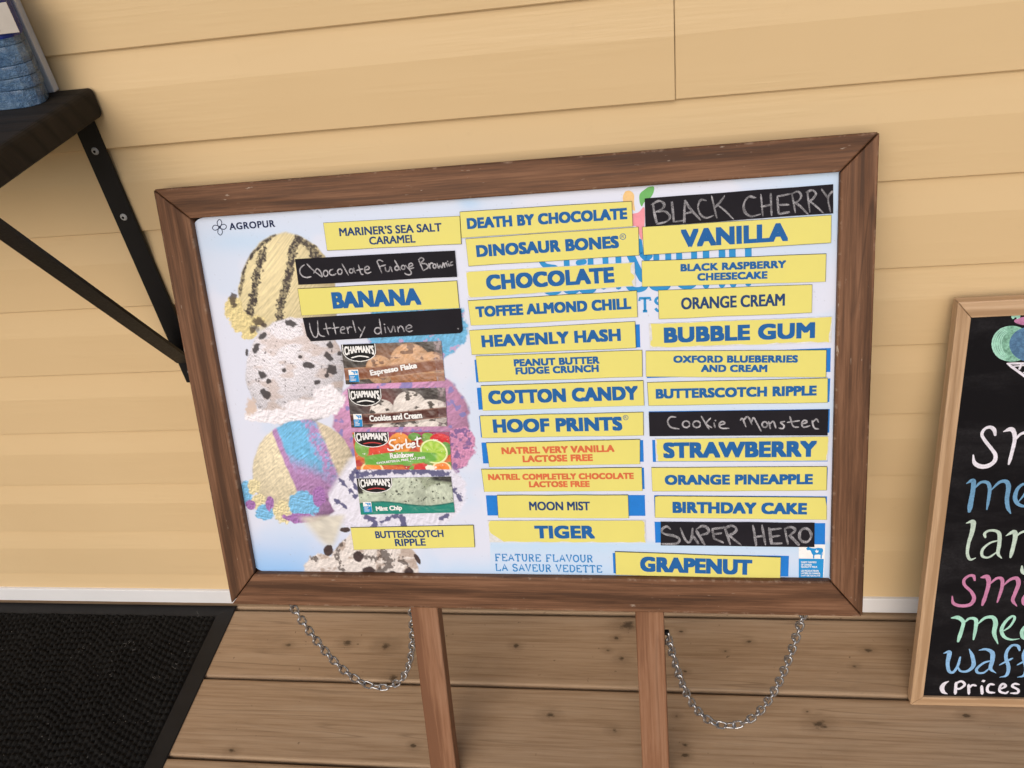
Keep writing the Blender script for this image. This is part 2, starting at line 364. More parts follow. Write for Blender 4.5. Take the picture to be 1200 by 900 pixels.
# ------------------------------------------------------------------ painting helpers (prints)
def hashn(ix, iy, seed):
    h = (ix.astype(np.int64) * 374761393 + iy.astype(np.int64) * 668265263 + seed * 974711) & 0xFFFFFFFF
    h = ((h ^ (h >> 13)) * 1274126177) & 0xFFFFFFFF
    return ((h ^ (h >> 16)) & 0xFFFF) / 65535.0
def vn(x, y, seed=0):
    ix, iy = np.floor(x), np.floor(y); fx, fy = x - ix, y - iy
    fx = fx * fx * (3 - 2 * fx); fy = fy * fy * (3 - 2 * fy)
    a, b, c, d = hashn(ix, iy, seed), hashn(ix + 1, iy, seed), hashn(ix, iy + 1, seed), hashn(ix + 1, iy + 1, seed)
    return (a * (1 - fx) + b * fx) * (1 - fy) + (c * (1 - fx) + d * fx) * fy
def fbm(x, y, seed=0, o=4):
    s, a, t = 0, .5, 0
    for i in range(o): s = s + a * vn(x * 2 ** i, y * 2 ** i, seed + i); t += a; a *= .5
    return s / t
def sstep(a, b, x):
    t = np.clip((x - a) / (b - a), 0, 1); return t * t * (3 - 2 * t)
def lay_on(img, mask, col):
    col = np.asarray(col, float)
    if col.ndim == 1: col = np.broadcast_to(col, img.shape)
    img += (col - img) * mask[..., None]
def L(r, g, b): return np.array(srgb(r, g, b))
def ell(u, v, cx, cy, rx, ry, ang=0, rag=.08, seed=0, soft=.05, fr=.12):
    c, s = math.cos(ang), math.sin(ang); x = ((u - cx) * c + (v - cy) * s) / rx; y = (-(u - cx) * s + (v - cy) * c) / ry
    d = np.sqrt(x * x + y * y) + (fbm(u * fr, v * fr, seed, 3) - .5) * 2 * rag
    return 1 - sstep(1 - soft, 1 + soft, d), x, y, d
def curve_mask(u, v, pts, wd, seed=0, rag=1.0, fr=.3):
    best = np.full(u.shape, 1e9)
    C = smooth_curve(pts, 5)
    for a, b in zip(C[:-1], C[1:]):
        d = b - a; t = np.clip(((u - a[0]) * d[0] + (v - a[1]) * d[1]) / (d @ d + 1e-9), 0, 1)
        best = np.minimum(best, np.hypot(u - a[0] - t * d[0], v - a[1] - t * d[1]))
    best = best + (fbm(u * fr, v * fr, seed, 3) - .5) * 2 * rag
    return 1 - sstep(wd / 2 - .5, wd / 2 + .5, best)
def shade3(x, y, lx=-.4, ly=-.6, amb=.72, k=.36):
    """the printed photo's own modelling of a round scoop"""
    z = np.sqrt(np.clip(1 - np.clip(x * x + y * y, 0, 1), 0, 1)); n = (x * lx + y * ly + z * .7)
    return amb + k * n
def churn(u, v, ang, s, seed):
    """ice-cream ridges: noise stretched across the scooping direction"""
    c, q = math.cos(ang), math.sin(ang); a = u * c + v * q; b = -u * q + v * c
    return fbm(a * s, b * s * .45, seed, 4)
def wr(u, v, ang, s, seed, an=.5, o=3):
    c, q = np.cos(ang), np.sin(ang); a = (u * c + v * q) * s; b = (-u * q + v * c) * s * an; t = 0; w = .5; tot = 0
    for i in range(o): t = t + w * (1 - np.abs(2 * vn(a * 2 ** i, b * 2 ** i, seed + i) - 1)); tot += w; w *= .55
    return t / tot
def emb(u, v, ang, s, seed, an=.5, k=1.6, e=1.1, o=3):
    """relief of the photographed ice cream surface"""
    return np.clip(.94 + .62 * k * (wr(u, v, ang, s, seed, an, o) - wr(u - e * .6, v - e, ang, s, seed, an, o)), .45, 1.35)
def crumbs(u, v, scale, seed, thr=.62):
    return sstep(thr, thr + .05, fbm(u * scale, v * scale, seed, 3))

def paint_poster(u, v):
    img = np.zeros(u.shape + (3,)); img[:] = (.655, .69, .83)
    n = fbm(u * .012, v * .016, 3, 4)
    sky_c = np.array((.48, .64, .85)); deep = np.array((.26, .50, .86))
    lay_on(img, sstep(.50, .66, n) * .35 * np.ones_like(u), sky_c)
    lay_on(img, .75 * np.exp(-(((u - 285) / 60) ** 2 + ((v - 283) / 13) ** 2)), sky_c)
    lay_on(img, .75 * np.exp(-(((u - 550) / 14) ** 2 + ((v - 238) / 9) ** 2)), (.40, .60, .86))
    lay_on(img, .85 * sstep(870, 975, u) * (1 - sstep(250, 345, v)), sky_c)
    lay_on(img, sstep(608, 676, v - 8 * (n - .5)) * (1 - sstep(330, 460, u)) * .95, deep)
    lay_on(img, sstep(640, 676, v) * sstep(480, 520, u) * .55, (.42, .64, .90))
    right = sstep(574, 575, u)
    lay_on(img, right * sstep(630, 640, v) * (1 - sstep(636, 662, v) * .75) * .85, (.47, .66, .87))
    lay_on(img, right * .5 * np.exp(-((v - 480) / 30) ** 2), (.50, .68, .86))
    # blue scoop at the back
    m, x, y, d = ell(u, v, 488, 383, 60, 43, 0, .10, 11, .03, .16); t = fbm(u * .28, v * .28, 12, 4)
    lay_on(img, m, L(104, 178, 222) * (.78 + .35 * t)[..., None] * emb(u, v, .4, .22, 15, .8, 1.3)[..., None]); lay_on(img, m * crumbs(u, v, .13, 14, .66) * .7, L(205, 150, 190))
    # pink scoop
    m, x, y, d = ell(u, v, 470, 492, 80, 62, 0, .05, 21, .03, .12); t = churn(u, v, .5, .30, 22)
    lay_on(img, m, L(206, 150, 192) * (shade3(x, y, -.3, -.5, .62, .48) * (.84 + .3 * t) * emb(u, v, .9, .20, 25, .6, 1.3))[..., None]); lay_on(img, m * crumbs(u, v, .14, 24, .62) * .75, L(110, 120, 185))
    m, x, y, d = ell(u, v, 536, 527, 20, 26, .3, .22, 26, .06, .2); t = fbm(u * .34, v * .34, 27, 4)
    lay_on(img, m, L(204, 140, 180) * (.75 + .4 * t)[..., None] * emb(u, v, .2, .3, 29, .9, 1.5)[..., None]); lay_on(img, m * crumbs(u, v, .2, 28, .58) * .8, L(95, 80, 140))
    # cream and chocolate ripple scoop
    mA, x, y, d = ell(u, v, 337, 352, 58, 79, -.05, .025, 31, .02, .1); mA = mA * (1 - sstep(372, 392, v + .15 * (u - 340)))
    t = churn(u, v, .25, .34, 32); base = L(224, 209, 164)
    t2 = fbm(u * .55 + v * .2, v * .28 - u * .1, 39, 3)
    lay_on(img, mA, base * (shade3(x, y, -.4, -.55, .64, .50) * (.86 + .12 * t + .10 * t2) * emb(u, v, 1.35 - .25 * x, .26, 38, .40, 1.0))[..., None])
    lay_on(img, mA * sstep(.35, .9, x) * .45, L(170, 150, 110))
    for pts, wd, sd, rg in [([(352, 270), (343, 295), (338, 325), (330, 352), (327, 375)], 9.5, 41, 3.4), ([(322, 274), (303, 290), (288, 310), (281, 345)], 4.5, 42, 2.2),
                            ([(309, 296), (302, 318), (297, 345), (294, 368), (300, 385)], 9.5, 43, 4.6), ([(352, 281), (365, 290), (374, 310)], 11, 44, 5.5), ([(312, 285), (305, 310)], 2.5, 45, 2.5)]:
        k = curve_mask(u, v, pts, wd, sd, rg, .35) * mA
        lay_on(img, k * (.55 + .45 * sstep(.3, .6, fbm(u * .5, v * .5, sd, 3))), L(54, 44, 42) * (.7 + .6 * vn(u * .7, v * .7, sd + 3))[..., None])
    for cx, cy, rx, ry in [(274, 362, 11, 14), (283, 378, 13, 12), (292, 391, 9, 7), (302, 376, 9, 6)]:
        m, x, y, d = ell(u, v, cx, cy, rx, ry, 0, .28, int(cx), .08, .22); lay_on(img, m, L(224, 207, 150) * (.88 + .2 * fbm(u * .4, v * .4, 50, 3))[..., None] * emb(u, v, 0, .3, 51, 1, 1.3)[..., None])
    for cx, cy, rx, ry in [(273, 350, 4, 7), (275, 358, 3, 3), (303, 377, 7, 5), (296, 386, 4, 4), (309, 381, 3, 3)]:
        m, x, y, d = ell(u, v, cx, cy, rx, ry, .3, .7, int(cx * 3), .25, .35); lay_on(img, m * .9, L(66, 52, 44))
    # white cookie scoop
    mB, x, y, d = ell(u, v, 346, 436, 58, 64, 0, .03, 61, .02, .1); t = churn(u, v, -.25, .42, 62)
    t2 = churn(u, v, 1.3, .8, 64)
    lay_on(img, mB, L(230, 227, 236) * (shade3(x, y, -.35, -.5, .62, .50) * (.84 + .16 * t + .1 * t2) * emb(u, v, .15 + .2 * x, .30, 65, 1.9, 1.25))[..., None])
    lay_on(img, mB * sstep(.50, .7, fbm(u * .05, v * .10, 63, 3)) * .42, L(186, 158, 138))
    for cx, cy, rx, ry, an in [(340, 379, 8, 4, .2), (308, 394, 6, 4, -.6), (300, 408, 4, 7, .4), (307, 439, 6, 5, .6), (311, 462, 8, 5, .7), (361, 428, 8, 4, .2), (385, 418, 4, 7, -.7), (388, 433, 7, 6, .4),
                               (372, 448, 5, 3, -.1), (387, 405, 4, 5, 0), (333, 434, 3, 3, 0), (289, 413, 2, 4, 0), (352, 418, 3, 2, 0), (315, 447, 4, 3, .5), (398, 414, 3, 3, 0), (383, 440, 3, 3, 0)]:
        m, x, y, d = ell(u, v, cx, cy, rx * .9, ry * .9, an, .5, int(cx * 7 + cy), .18, .3); lay_on(img, m * .95, L(50, 44, 48))
    lay_on(img, mB * crumbs(u, v, .35, 66, .75) * .8, L(70, 62, 64))
    for cx, cy, rx, ry in [(325, 488, 34, 9), (360, 480, 30, 12), (384, 470, 20, 18), (300, 486, 14, 8)]:
        m, x, y, d = ell(u, v, cx, cy, rx, ry, 0, .3, int(cx) + 3, .1, .16); lay_on(img, m, L(236, 232, 240) * emb(u, v, .3, .22, 68, 1, 1.3)[..., None])
    m, x, y, d = ell(u, v, 294, 477, 6, 10, 0, .5, 69, .3, .3); lay_on(img, m * .8, L(204, 178, 158))
    # blueberry ripple scoop
    mF, x, y, d = ell(u, v, 462, 577, 84, 52, 0, .06, 71, .03, .12); t = fbm(u * .16, v * .16, 72, 4)
    lay_on(img, mF, L(222, 221, 238) * emb(u, v, .3, .16, 77, 1, 1.0)[..., None])
    # three-colour scoop
    m, x, y, d = ell(u, v, 356, 552, 60, 60, .2, .02, 81, .02, .1); t = churn(u, v, .35, .46, 82); t2 = churn(u, v, .35, .9, 83); wob = (fbm(u * .11, v * .11, 84, 3) - .5) * 16
    q = (u - 270) / .2333 - .42 * ((v - 480) / .2333 - 110) + wob
    vv = (v - 480) / .2333
    colr = np.empty(img.shape); colr[:] = L(230, 218, 188)
    blue_l = 1 - sstep(8, 20, q + .10 * (vv - 180)); lay_on(colr, blue_l, L(128, 186, 226))
    lay_on(colr, sstep(200, 212, q), L(182, 138, 190))
    lay_on(colr, sstep(228, 246, q) * (1 - sstep(225, 345, vv + .45 * (300 - q) + 60 * (fbm(u * .2, v * .2, 92, 3) - .5))), L(112, 184, 228))
    lay_on(colr, sstep(372, 400, q + 60 * (fbm(u * .3, v * .3, 85, 3) - .5)) * (.35 + .65 * sstep(.42, .52, fbm(u * .33, v * .33, 89, 3))), L(184, 146, 200))
    lay_on(colr, sstep(442, 462, q + .25 * (vv - 110) * 0), L(220, 206, 180))
    lay_on(img, m, colr * (shade3(x, y, -.35, -.5, .64, .48) * (.88 + .1 * t + .08 * t2) * emb(u, v, 1.0 - .35 * x, .25, 86, .5, 1.5))[..., None])
    for cx, cy, rx, ry, cc in [(288, 578, 8, 14, 'b'), (298, 570, 8, 9, 'c'), (303, 588, 9, 9, 'c'), (294, 592, 6, 6, 'p'), (310, 600, 11, 10, 'b'), (316, 590, 5, 8, 'p'), (333, 600, 14, 13, 'c'), (356, 592, 18, 16, 'b'), (352, 607, 20, 6, 'p'), (374, 582, 7, 12, 'p')]:
        mm, x, y, d = ell(u, v, cx, cy, rx, ry, 0, .3, int(cx), .08, .22)
        lay_on(img, mm, dict(b=L(120, 184, 226), c=L(220, 208, 166), p=L(160, 112, 176))[cc] * emb(u, v, .2, .34, 88, 1, 1.7)[..., None])
    t = fbm(u * .16, v * .16, 72, 4); mF2, x, y, d = ell(u, v, 421, 574, 37, 40, -.25, .07, 73, .03, .12); mF2 = mF2 * sstep(-4, 6, (u - 414) + .62 * (v - 530)); t3 = fbm(u * .4, v * .4, 76, 3)
    lay_on(img, mF2, L(226, 225, 240) * emb(u, v, .6, .15, 78, .7, .9)[..., None]); mF = np.maximum(mF, mF2)
    for p, wd in [([(398, 562), (408, 572), (418, 582)], 4), ([(393, 586), (405, 594)], 3.5), ([(420, 557), (450, 553), (490, 552), (525, 556)], 6), ([(420, 548), (412, 560), (420, 575)], 5),
                  ([(533, 575), (540, 585)], 5), ([(430, 606), (440, 612), (436, 618)], 6), ([(470, 606), (474, 617)], 6), ([(515, 608), (525, 604)], 3), ([(445, 612), (465, 604)], 3.5)]:
        lay_on(img, mF * curve_mask(u, v, p, wd, 74, 3.5, .32) * .9, L(58, 58, 110))
    # pale cone
    mm = sstep(0, 6, (v - 603) + .05 * (u - 350)) * (1 - sstep(-4, 6, (u - 400) - .35 * (612 - v))) * sstep(-6, 10, (u - 350) - .85 * (v - 606)) * (1 - sstep(632, 652, v))
    lay_on(img, mm * .9, L(212, 206, 190) * (.72 + .42 * fbm(u * .06 + v * .1, v * .2 - u * .09, 91, 3))[..., None])
    # chocolate chunk scoop at the bottom
    m, x, y, d = ell(u, v, 438, 676, 54, 58, 0, .04, 95, .02, .1); m2, x2, y2, d2 = ell(u, v, 376, 668, 20, 20, 0, .18, 96, .05, .16); m = np.maximum(m, m2)
    t = fbm(u * .22, v * .22, 97, 4); lay_on(img, m, L(228, 220, 216) * (.9 + .12 * t)[..., None] * emb(u, v, .4, .24, 94, .8, 1.2)[..., None])
    lay_on(img, m * sstep(.52, .62, fbm(u * .09, v * .13, 98, 4)) * .55, L(140, 108, 84))
    for p, wd in [([(402, 632), (394, 645), (398, 660), (404, 672)], 4), ([(450, 648), (455, 660), (446, 672)], 11), ([(364, 650), (370, 655)], 5), ([(425, 650), (440, 655)], 4), ([(468, 655), (478, 662)], 4)]:
        lay_on(img, m * curve_mask(u, v, p, wd, 99, 6, .4) * .8, L(60, 46, 42))
    for cx, cy, rx, ry, an in [(404.7, 621, 6, 3, 0), (385, 645, 5.5, 6.5, .3), (420, 652, 6, 7, -.5), (432, 669, 8, 5, .1), (489, 655, 2.5, 7, -.5), (479, 671, 6, 6, 0), (427, 674, 9, 5, 0), (386, 675, 4, 3, 0), (460, 673, 6, 4, 0)]:
        mm, x, y, d = ell(u, v, cx, cy, rx, ry, an, .2, int(cx), .08, .25); lay_on(img, mm, L(66, 52, 52) * (.7 + .6 * vn(u * .4, v * .4, 5))[..., None])
    # scuffs on the print
    lay_on(img, crumbs(u, v, .5, 131, .83) * .35, (.25, .25, .28))
    return np.clip(img, 0, 1)

def grid_print(name, poly_at, nx, ny, paint, z=0.0):
    """dense sheet carrying a printed picture as vertex colours; poly_at(s,t) -> x,y arrays, paint(s,t) -> rgb"""
    s, t = np.meshgrid(np.linspace(0, 1, nx), np.linspace(0, 1, ny))
    X, Y = poly_at(s, t); V = np.stack([X, Y, np.full_like(X, z)], -1).reshape(-1, 3)
    i = np.arange((nx - 1) * (ny - 1)); r, c = i // (nx - 1), i % (nx - 1); a = r * nx + c
    Fq = np.stack([a, a + nx, a + nx + 1, a + 1], 1)
    me = bpy.data.meshes.new(name); me.vertices.add(len(V)); me.vertices.foreach_set('co', V.ravel())
    me.loops.add(Fq.size); me.loops.foreach_set('vertex_index', Fq.ravel())
    me.polygons.add(len(Fq)); me.polygons.foreach_set('loop_start', np.arange(0, Fq.size, 4))
    me.update(calc_edges=True)
    rgb = paint(s, t, X, Y).reshape(-1, 3)
    at = me.attributes.new('print', 'FLOAT_COLOR', 'POINT'); at.data.foreach_set('color', np.c_[rgb, np.ones(len(rgb))].ravel().astype(np.float32))
    me.validate(); return me

# ------------------------------------------------------------------ lettering
def text_mesh(txt, bold=.02, space=1.0):
    cu = bpy.data.curves.new('txt', 'FONT'); cu.body = txt; cu.size = 1; cu.resolution_u = 4; cu.space_character = space
    o = bpy.data.objects.new('txt', cu); COL.objects.link(o)
    dg = bpy.context.evaluated_depsgraph_get(); dg.update()
    me = bpy.data.meshes.new_from_object(o.evaluated_get(dg)); bpy.data.objects.remove(o); bpy.data.curves.remove(cu)
    n = len(me.vertices); co = np.empty(n * 3); me.vertices.foreach_get('co', co)
    fs = [tuple(p.vertices) for p in me.polygons]; bpy.data.meshes.remove(me)
    return co.reshape(-1, 3)[:, :2], fs
def place_text(V, Fc, txt, p0, p1, h, z, bold=.02, space=1.0, arch=0.0):
    """lettering whose outline runs from p0 (bottom left) to p1 (bottom right), h tall"""
    P, fs = text_mesh(txt, bold, space); lo, hi = P.min(0), P.max(0); q = (P - lo) / (hi - lo)
    p0, p1 = np.array(p0, float), np.array(p1, float); d = p1 - p0; Ln = np.linalg.norm(d); d /= Ln; n = np.array([-d[1], d[0]])
    if arch: q[:, 1] = 1 - (1 - q[:, 1]) * (1 - arch * (1 - (2 * q[:, 0] - 1) ** 2))
    r = bold * h; W = p0 + q[:, :1] * d * (Ln - 2 * r) + d * r + (q[:, 1:] * (h - 2 * r) + r) * n       # heavier letters: the outline spread by r
    k = 1 if bold < .004 else 8
    for j in range(k):
        off = 0 if k == 1 else r * (d * (1, 1, 0, -1, -1, -1, 0, 1)[j] + n * (0, 1, 1, 1, 0, -1, -1, -1)[j] * .75)
        b = len(V); V.extend([(x, y, z + j * .00002) for x, y in W + off]); Fc.extend([tuple(b + i for i in f) for f in fs])
SLAB = {'A': ([(0, 0), (.5, 1), (1, 0)], [(.2, .35), (.8, .35)]), 'C': ([(.95, .8), (.75, 1), (.3, 1), (.03, .7), (.03, .3), (.3, 0), (.75, 0), (.97, .2)],),
        'D': ([(.15, 0), (.15, 1), (.6, 1), (.95, .75), (.95, .25), (.6, 0), (.15, 0)],), 'E': ([(.95, .8), (.95, 1), (.15, 1), (.15, 0), (.95, 0), (.95, .2)], [(.15, .52), (.7, .52)]),
        'F': ([(.95, .8), (.95, 1), (.15, 1), (.15, 0)], [(.15, .5), (.7, .5)], [(-.02, 0), (.4, 0)]), 'H': ([(.15, 0), (.15, 1)], [(.85, 0), (.85, 1)], [(.15, .5), (.85, .5)]),
        'L': ([(.15, 1), (.15, 0), (.92, 0), (.92, .25)], [(0, 1), (.35, 1)]), 'M': ([(.04, 0), (.04, 1), (.5, .3), (.96, 1), (.96, 0)],), 'N': ([(.12, 0), (.12, 1), (.88, 0), (.88, 1)], [(-.02, 0), (.27, 0)], [(.72, 1), (1.02, 1)]),
        'O': ([(.5, 1), (.15, .85), (.02, .5), (.15, .15), (.5, 0), (.85, .15), (.98, .5), (.85, .85), (.5, 1)],), 'P': ([(.15, 0), (.15, 1), (.7, 1), (.92, .75), (.7, .48), (.15, .48)], [(0, 0), (.4, 0)]),
        'R': ([(.15, 0), (.15, 1), (.7, 1), (.9, .76), (.7, .5), (.15, .5)], [(.5, .5), (.9, 0), (1.02, 0)], [(0, 0), (.35, 0)]), 'S': ([(.9, .82), (.7, 1), (.3, 1), (.1, .76), (.3, .55), (.7, .46), (.92, .24), (.7, 0), (.3, 0), (.08, .2)],),
        'T': ([(.02, .8), (.02, 1), (.98, 1), (.98, .8)], [(.5, 1), (.5, 0)], [(.3, 0), (.7, 0)]), 'U': ([(.12, 1), (.12, .25), (.35, 0), (.65, 0), (.88, .25), (.88, 1)], [(-.03, 1), (.28, 1)], [(.72, 1), (1.03, 1)]),
        'V': ([(.05, 1), (.5, 0), (.95, 1)], [(-.08, 1), (.22, 1)], [(.78, 1), (1.08, 1)]), "'": ([(.5, 1), (.5, .75)],)}
def slab_text(V, Fc, txt, p0, p1, h, z, wt=.12, gap=.28, arch=0.0):
    p0, p1 = np.array(p0, float), np.array(p1, float); d = p1 - p0; Lw = np.linalg.norm(d); d /= Lw; n = np.array([-d[1], d[0]])
    wds = [.45 if c in " '" else 1.45 if c == 'M' else 1.0 for c in txt]; tot = sum(wds) + gap * (len(txt) - 1); sc = Lw / tot; x = 0
    for c, wd in zip(txt, wds):
        for st in SLAB.get(c, ()):
            lift = lambda px: arch * (1 - (2 * px / tot - 1) ** 2)
            ribbon(V, Fc, [p0 + d * (x + a * wd) * sc + n * h * (wt / 2 + (1 - wt) * (1 - (1 - b) * (1 - lift(x + a * wd)))) for a, b in st], wt * h, z, smooth=(c in 'OCS'), n=4, taper=1, cap=False)
        x += wd + gap

# ------------------------------------------------------------------ the menu sign
OUT = [(181, 222), (1033.8, 154.4), (1008.7, 719.5), (268.8, 705)]      # outer corners of the frame in the photo
def rect_pose(c, y_top):
    r = [ray(*q) for q in c]; t = np.linalg.solve(np.stack([-r[1], r[2], -r[3]], 1), -r[0])
    P = np.array([r[0], t[0] * r[1], t[1] * r[2], t[2] * r[3]])
    return CAM + (y_top - CAM[1]) / ((P[0] + P[1]) / 2)[1] * P
Q = rect_pose(OUT, -.032)
ex = (Q[1] - Q[0] + Q[2] - Q[3]); ey = (Q[0] - Q[3] + Q[1] - Q[2]); ex /= np.linalg.norm(ex); ey -= ex * (ex @ ey); ey /= np.linalg.norm(ey)
c0 = (Q[2] + Q[3]) / 2; foot = c0 - ey * (c0[2] / ey[2])
SG = Plane(foot, ex, ey)
cs = np.array([SG.at(*q) for q in OUT]); X0, X1 = cs[[0, 3], 0].mean(), cs[[1, 2], 0].mean(); YB, YT = cs[2:, 1].mean() - .0042, cs[:2, 1].mean()
ci = np.array([SG.at(*q) for q in [(220, 256), (986.7, 201.8), (972, 683.7), (299, 671)]])
IX0, IX1 = ci[[0, 3], 0].mean(), ci[[1, 2], 0].mean(); IYB, IYT = ci[2:, 1].mean(), ci[:2, 1].mean()
sign = tag(empty('menu_sign', SG.mat()), 'large brown wooden framed ice cream menu board leaning against the wall', 'sign')
TH = .021; g = .0007
SC_ = ((.062, .025, .010), (.128, .056, .026), (.21, .102, .054))
M['stain_h'] = wood('stained_wood_across', *SC_, 'x', chips=.8, knots=False, ring=170, ringamt=.8, spread=.125, wear=.55, lines=.55, rough=.6, edges=[('y', float(YT), .003), ('y', float(IYT), .0035), ('y', float(IYB), .004), ('y', float(YB), .004)])
M['stain_v'] = wood('stained_wood_upright', *SC_, 'y', chips=.8, knots=False, ring=170, ringamt=.8, spread=.125, wear=.55, lines=.55, rough=.6, edges=[('x', float(X0), .003), ('x', float(IX0), .0035), ('x', float(IX1), .004), ('x', float(X1), .003)])
def quad_rail(name, a, b, c, d, mat):
    link(name, bm_mesh(prism([a, b, c, d], -TH, 0, .0018, 2), name), M[mat], sign)
quad_rail('frame_rail', (X0 + g, YT), (IX0 + g, IYT), (IX1 - g, IYT), (X1 - g, YT), 'stain_h')
quad_rail('frame_rail', (X0 + g, YB), (X1 - g, YB), (IX1 - g, IYB), (IX0 + g, IYB), 'stain_h')
quad_rail('frame_stile', (X0, YT - g), (X0, YB + g), (IX0, IYB + g), (IX0, IYT - g), 'stain_v')
quad_rail('frame_stile', (X1, YT - g), (IX1, IYT - g), (IX1, IYB + g), (X1, YB + g), 'stain_v')
link('backing_board', bm_mesh(box(X0 + .012, X1 - .012, YB + .012, YT - .012, -.0205, -.0165), 'backing_board'), M['dark'], sign)
for a, b, c, d in [((480, 709.5), (504, 900), (511.5, 710), (534.5, 900)), ((743.5, 714), (753, 900), (777.5, 715), (784.5, 900))]:
    xl = (SG.at(*a, -TH)[0] + SG.at(*b, -TH)[0]) / 2; xr = (SG.at(*c, -TH)[0] + SG.at(*d, -TH)[0]) / 2
    zb = -TH - .0005; dp = .022; ta = -SG.ey[1] / SG.ey[2]
    link('leg', bm_mesh(prism([(xl, .004), (xr, .004), (xr, YT - .03), (xl, YT - .03)], zb - dp, zb, .0025, 3), 'leg'), M['leg_wood'], sign)
# poster sheet
PZ = -.0095
pc = np.array([SG.at(*q, PZ) for q in [(229.5, 262), (298, 677)]])
PX0 = (SG.at(230, 275, PZ)[0] + SG.at(291, 645, PZ)[0]) / 2; PX1 = IX1 + .004; PY0, PY1 = IYB - .004, IYT + .006
rad = .016
def poster_xy(s, t):
    X = PX0 + (PX1 - PX0) * s; Y = PY1 + (PY0 - PY1) * t
    # rounded left corners
    top, bot = IYT - .001, IYB - .0005
    dy = np.maximum(0, np.maximum(Y - (top - rad), (bot + rad) - Y)); lim = rad - np.sqrt(np.clip(rad ** 2 - np.minimum(dy, rad) ** 2, 0, None))
    return PX0 + lim + (PX1 - PX0 - lim) * s, Y
def poster_paint(s, t, X, Y):
    u, v = SG.photo(X, Y, PZ); return paint_poster(u, v)
nx, ny = int((PX1 - PX0) / .00095), int((PY1 - PY0) / .00095)
poster = link('poster', grid_print('poster', poster_xy, nx, ny, poster_paint, PZ), M['print'], sign)
poster['label'] = 'printed ice cream poster, white and sky blue with cones'
def prt(pts, dz): return [(*SG.at(*q, PZ), PZ + dz) for q in pts]
def poster_part(name, V, Fc, mat, parent=None): return link(name, up_faces(mesh(name, V, Fc)), M[mat], parent or poster)
E1 = .0003
# printed blue slots
def xl2(y): return 556 + (y - 421.6) * .0843
def xr2(y): return 749.6 + (y - 380) * .030
V, Fc = [], []
for lt, rt, lb, rb_ in [(388, 380, 415, 407), (421.6, 414, 448, 440.5), (454.4, 447, 480, 474), (487.6, 482.6, 512.5, 509), (518.6, 515.6, 543, 541), (550, 548, 575, 573), (580.4, 580, 604, 604.4)]:
    b = len(V); V += prt([(xl2(lt), lt), (xl2(lb), lb), (xr2(rb_), rb_), (xr2(rt), rt)], E1); Fc.append((b, b + 1, b + 2, b + 3))
for q in [((757.5, 416), (758, 443), (973, 435.8), (973.6, 407.7)), ((759, 450), (760, 475), (971.8, 471), (973, 443.4)), ((760.2, 482), (761.5, 509), (971.8, 507), (972.5, 479.2)), ((764.3, 515.5), (765, 541.2), (969.8, 540.6), (971, 513)),
          ((765.5, 549), (766, 575), (969, 573.5), (970, 547.5)), ((766.5, 580.2), (767.3, 605), (968.3, 606), (969.2, 581.6)), ((767, 611.3), (768, 635.8), (966.8, 638), (967, 613)), ((718, 648), (719, 671.6), (923.8, 675.5), (924.5, 651.3))]:
    b = len(V); V += prt(q, E1); Fc.append((b, b + 1, b + 2, b + 3))
poster_part('printed_slots', V, Fc, 'slot_blue')['kind'] = 'stuff'
# dairy logo, top left
V, Fc = [], []
for ax, ay in ((0, -1), (1, -.1), (0.15, 1), (-1, .1)):
    c = (257.3, 266.3); px, py = -ay, ax
    loop = [(c[0] - ax * 1.2, c[1] - ay * 1.2), (c[0] + ax * 3 + px * 2.2, c[1] + ay * 3.0 + py * 2.4), (c[0] + ax * 6 + px * 2.6, c[1] + ay * 6.4 + py * 2.8), (c[0] + ax * 8.3, c[1] + ay * 9.2),
            (c[0] + ax * 6 - px * 2.6, c[1] + ay * 6.4 - py * 2.8), (c[0] + ax * 3 - px * 2.2, c[1] + ay * 3.0 - py * 2.4), (c[0] - ax * 1.2, c[1] - ay * 1.2)]
    ribbon(V, Fc, [SG.at(*q, PZ) for q in loop], .0009, PZ + E1, 5, 0, 1)
place_text(V, Fc, 'AGROPUR', SG.at(269.5, 269.7, PZ), SG.at(322.7, 266.0, PZ), .0088, PZ + E1, .035, 1.12)
poster_part('dairy_logo', V, Fc, 'dark_ink')
# title print mostly hidden by the strips
V, Fc = [], []
def ct(x, y): return SG.at(610 + x * .23333, 260 + y * .23333, PZ)
for x, y0, y1, wd in [(230, 175, 240, 26), (350, 165, 240, 26), (425, 160, 240, 26), (490, 150, 240, 26), (680, 130, 230, 26), (740, 120, 230, 26), (795, 115, 230, 26), (870, 110, 230, 26), (930, 100, 230, 28), (1010, 95, 215, 28), (1062, 95, 215, 28), (1142, 90, 210, 28)]:
    ribbon(V, Fc, [ct(x, y0 - 20), ct(x + 3, y1)], wd * .23333 * .00112, PZ + E1, 3, 0, 1, False, cap=False)
for pts, wd in [([(100, 190), (125, 220), (175, 230)], 24), ([(545, 150), (575, 215), (612, 285)], 34), ([(598, 95), (606, 150)], 20), ([(612, 165), (632, 182), (650, 170)], 26), ([(290, 205), (320, 200)], 24)]:
    ribbon(V, Fc, [ct(*q) for q in pts], wd * .23333 * .00112, PZ + E1 * 1.1, 5, 0, 1)
for cx, cy, r in [(160, 330, 40), (255, 325, 36), (335, 325, 36), (585, 315, 45), (700, 310, 45), (835, 300, 40)]:
    ribbon(V, Fc, [ct(cx + r * math.cos(t), cy + 26 * math.sin(t)) for t in np.linspace(.1, math.pi - .1, 7)], 24 * .23333 * .00112, PZ + E1 * 1.3, 4, 0, 1)
for x, y in [(415, 325), (490, 325), (930, 320), (1010, 316), (1066, 314), (1142, 308)]:
    ribbon(V, Fc, [ct(x, y - 60), ct(x + 2, y)], 28 * .23333 * .00112, PZ + E1 * 1.2, 3, 0, 1)
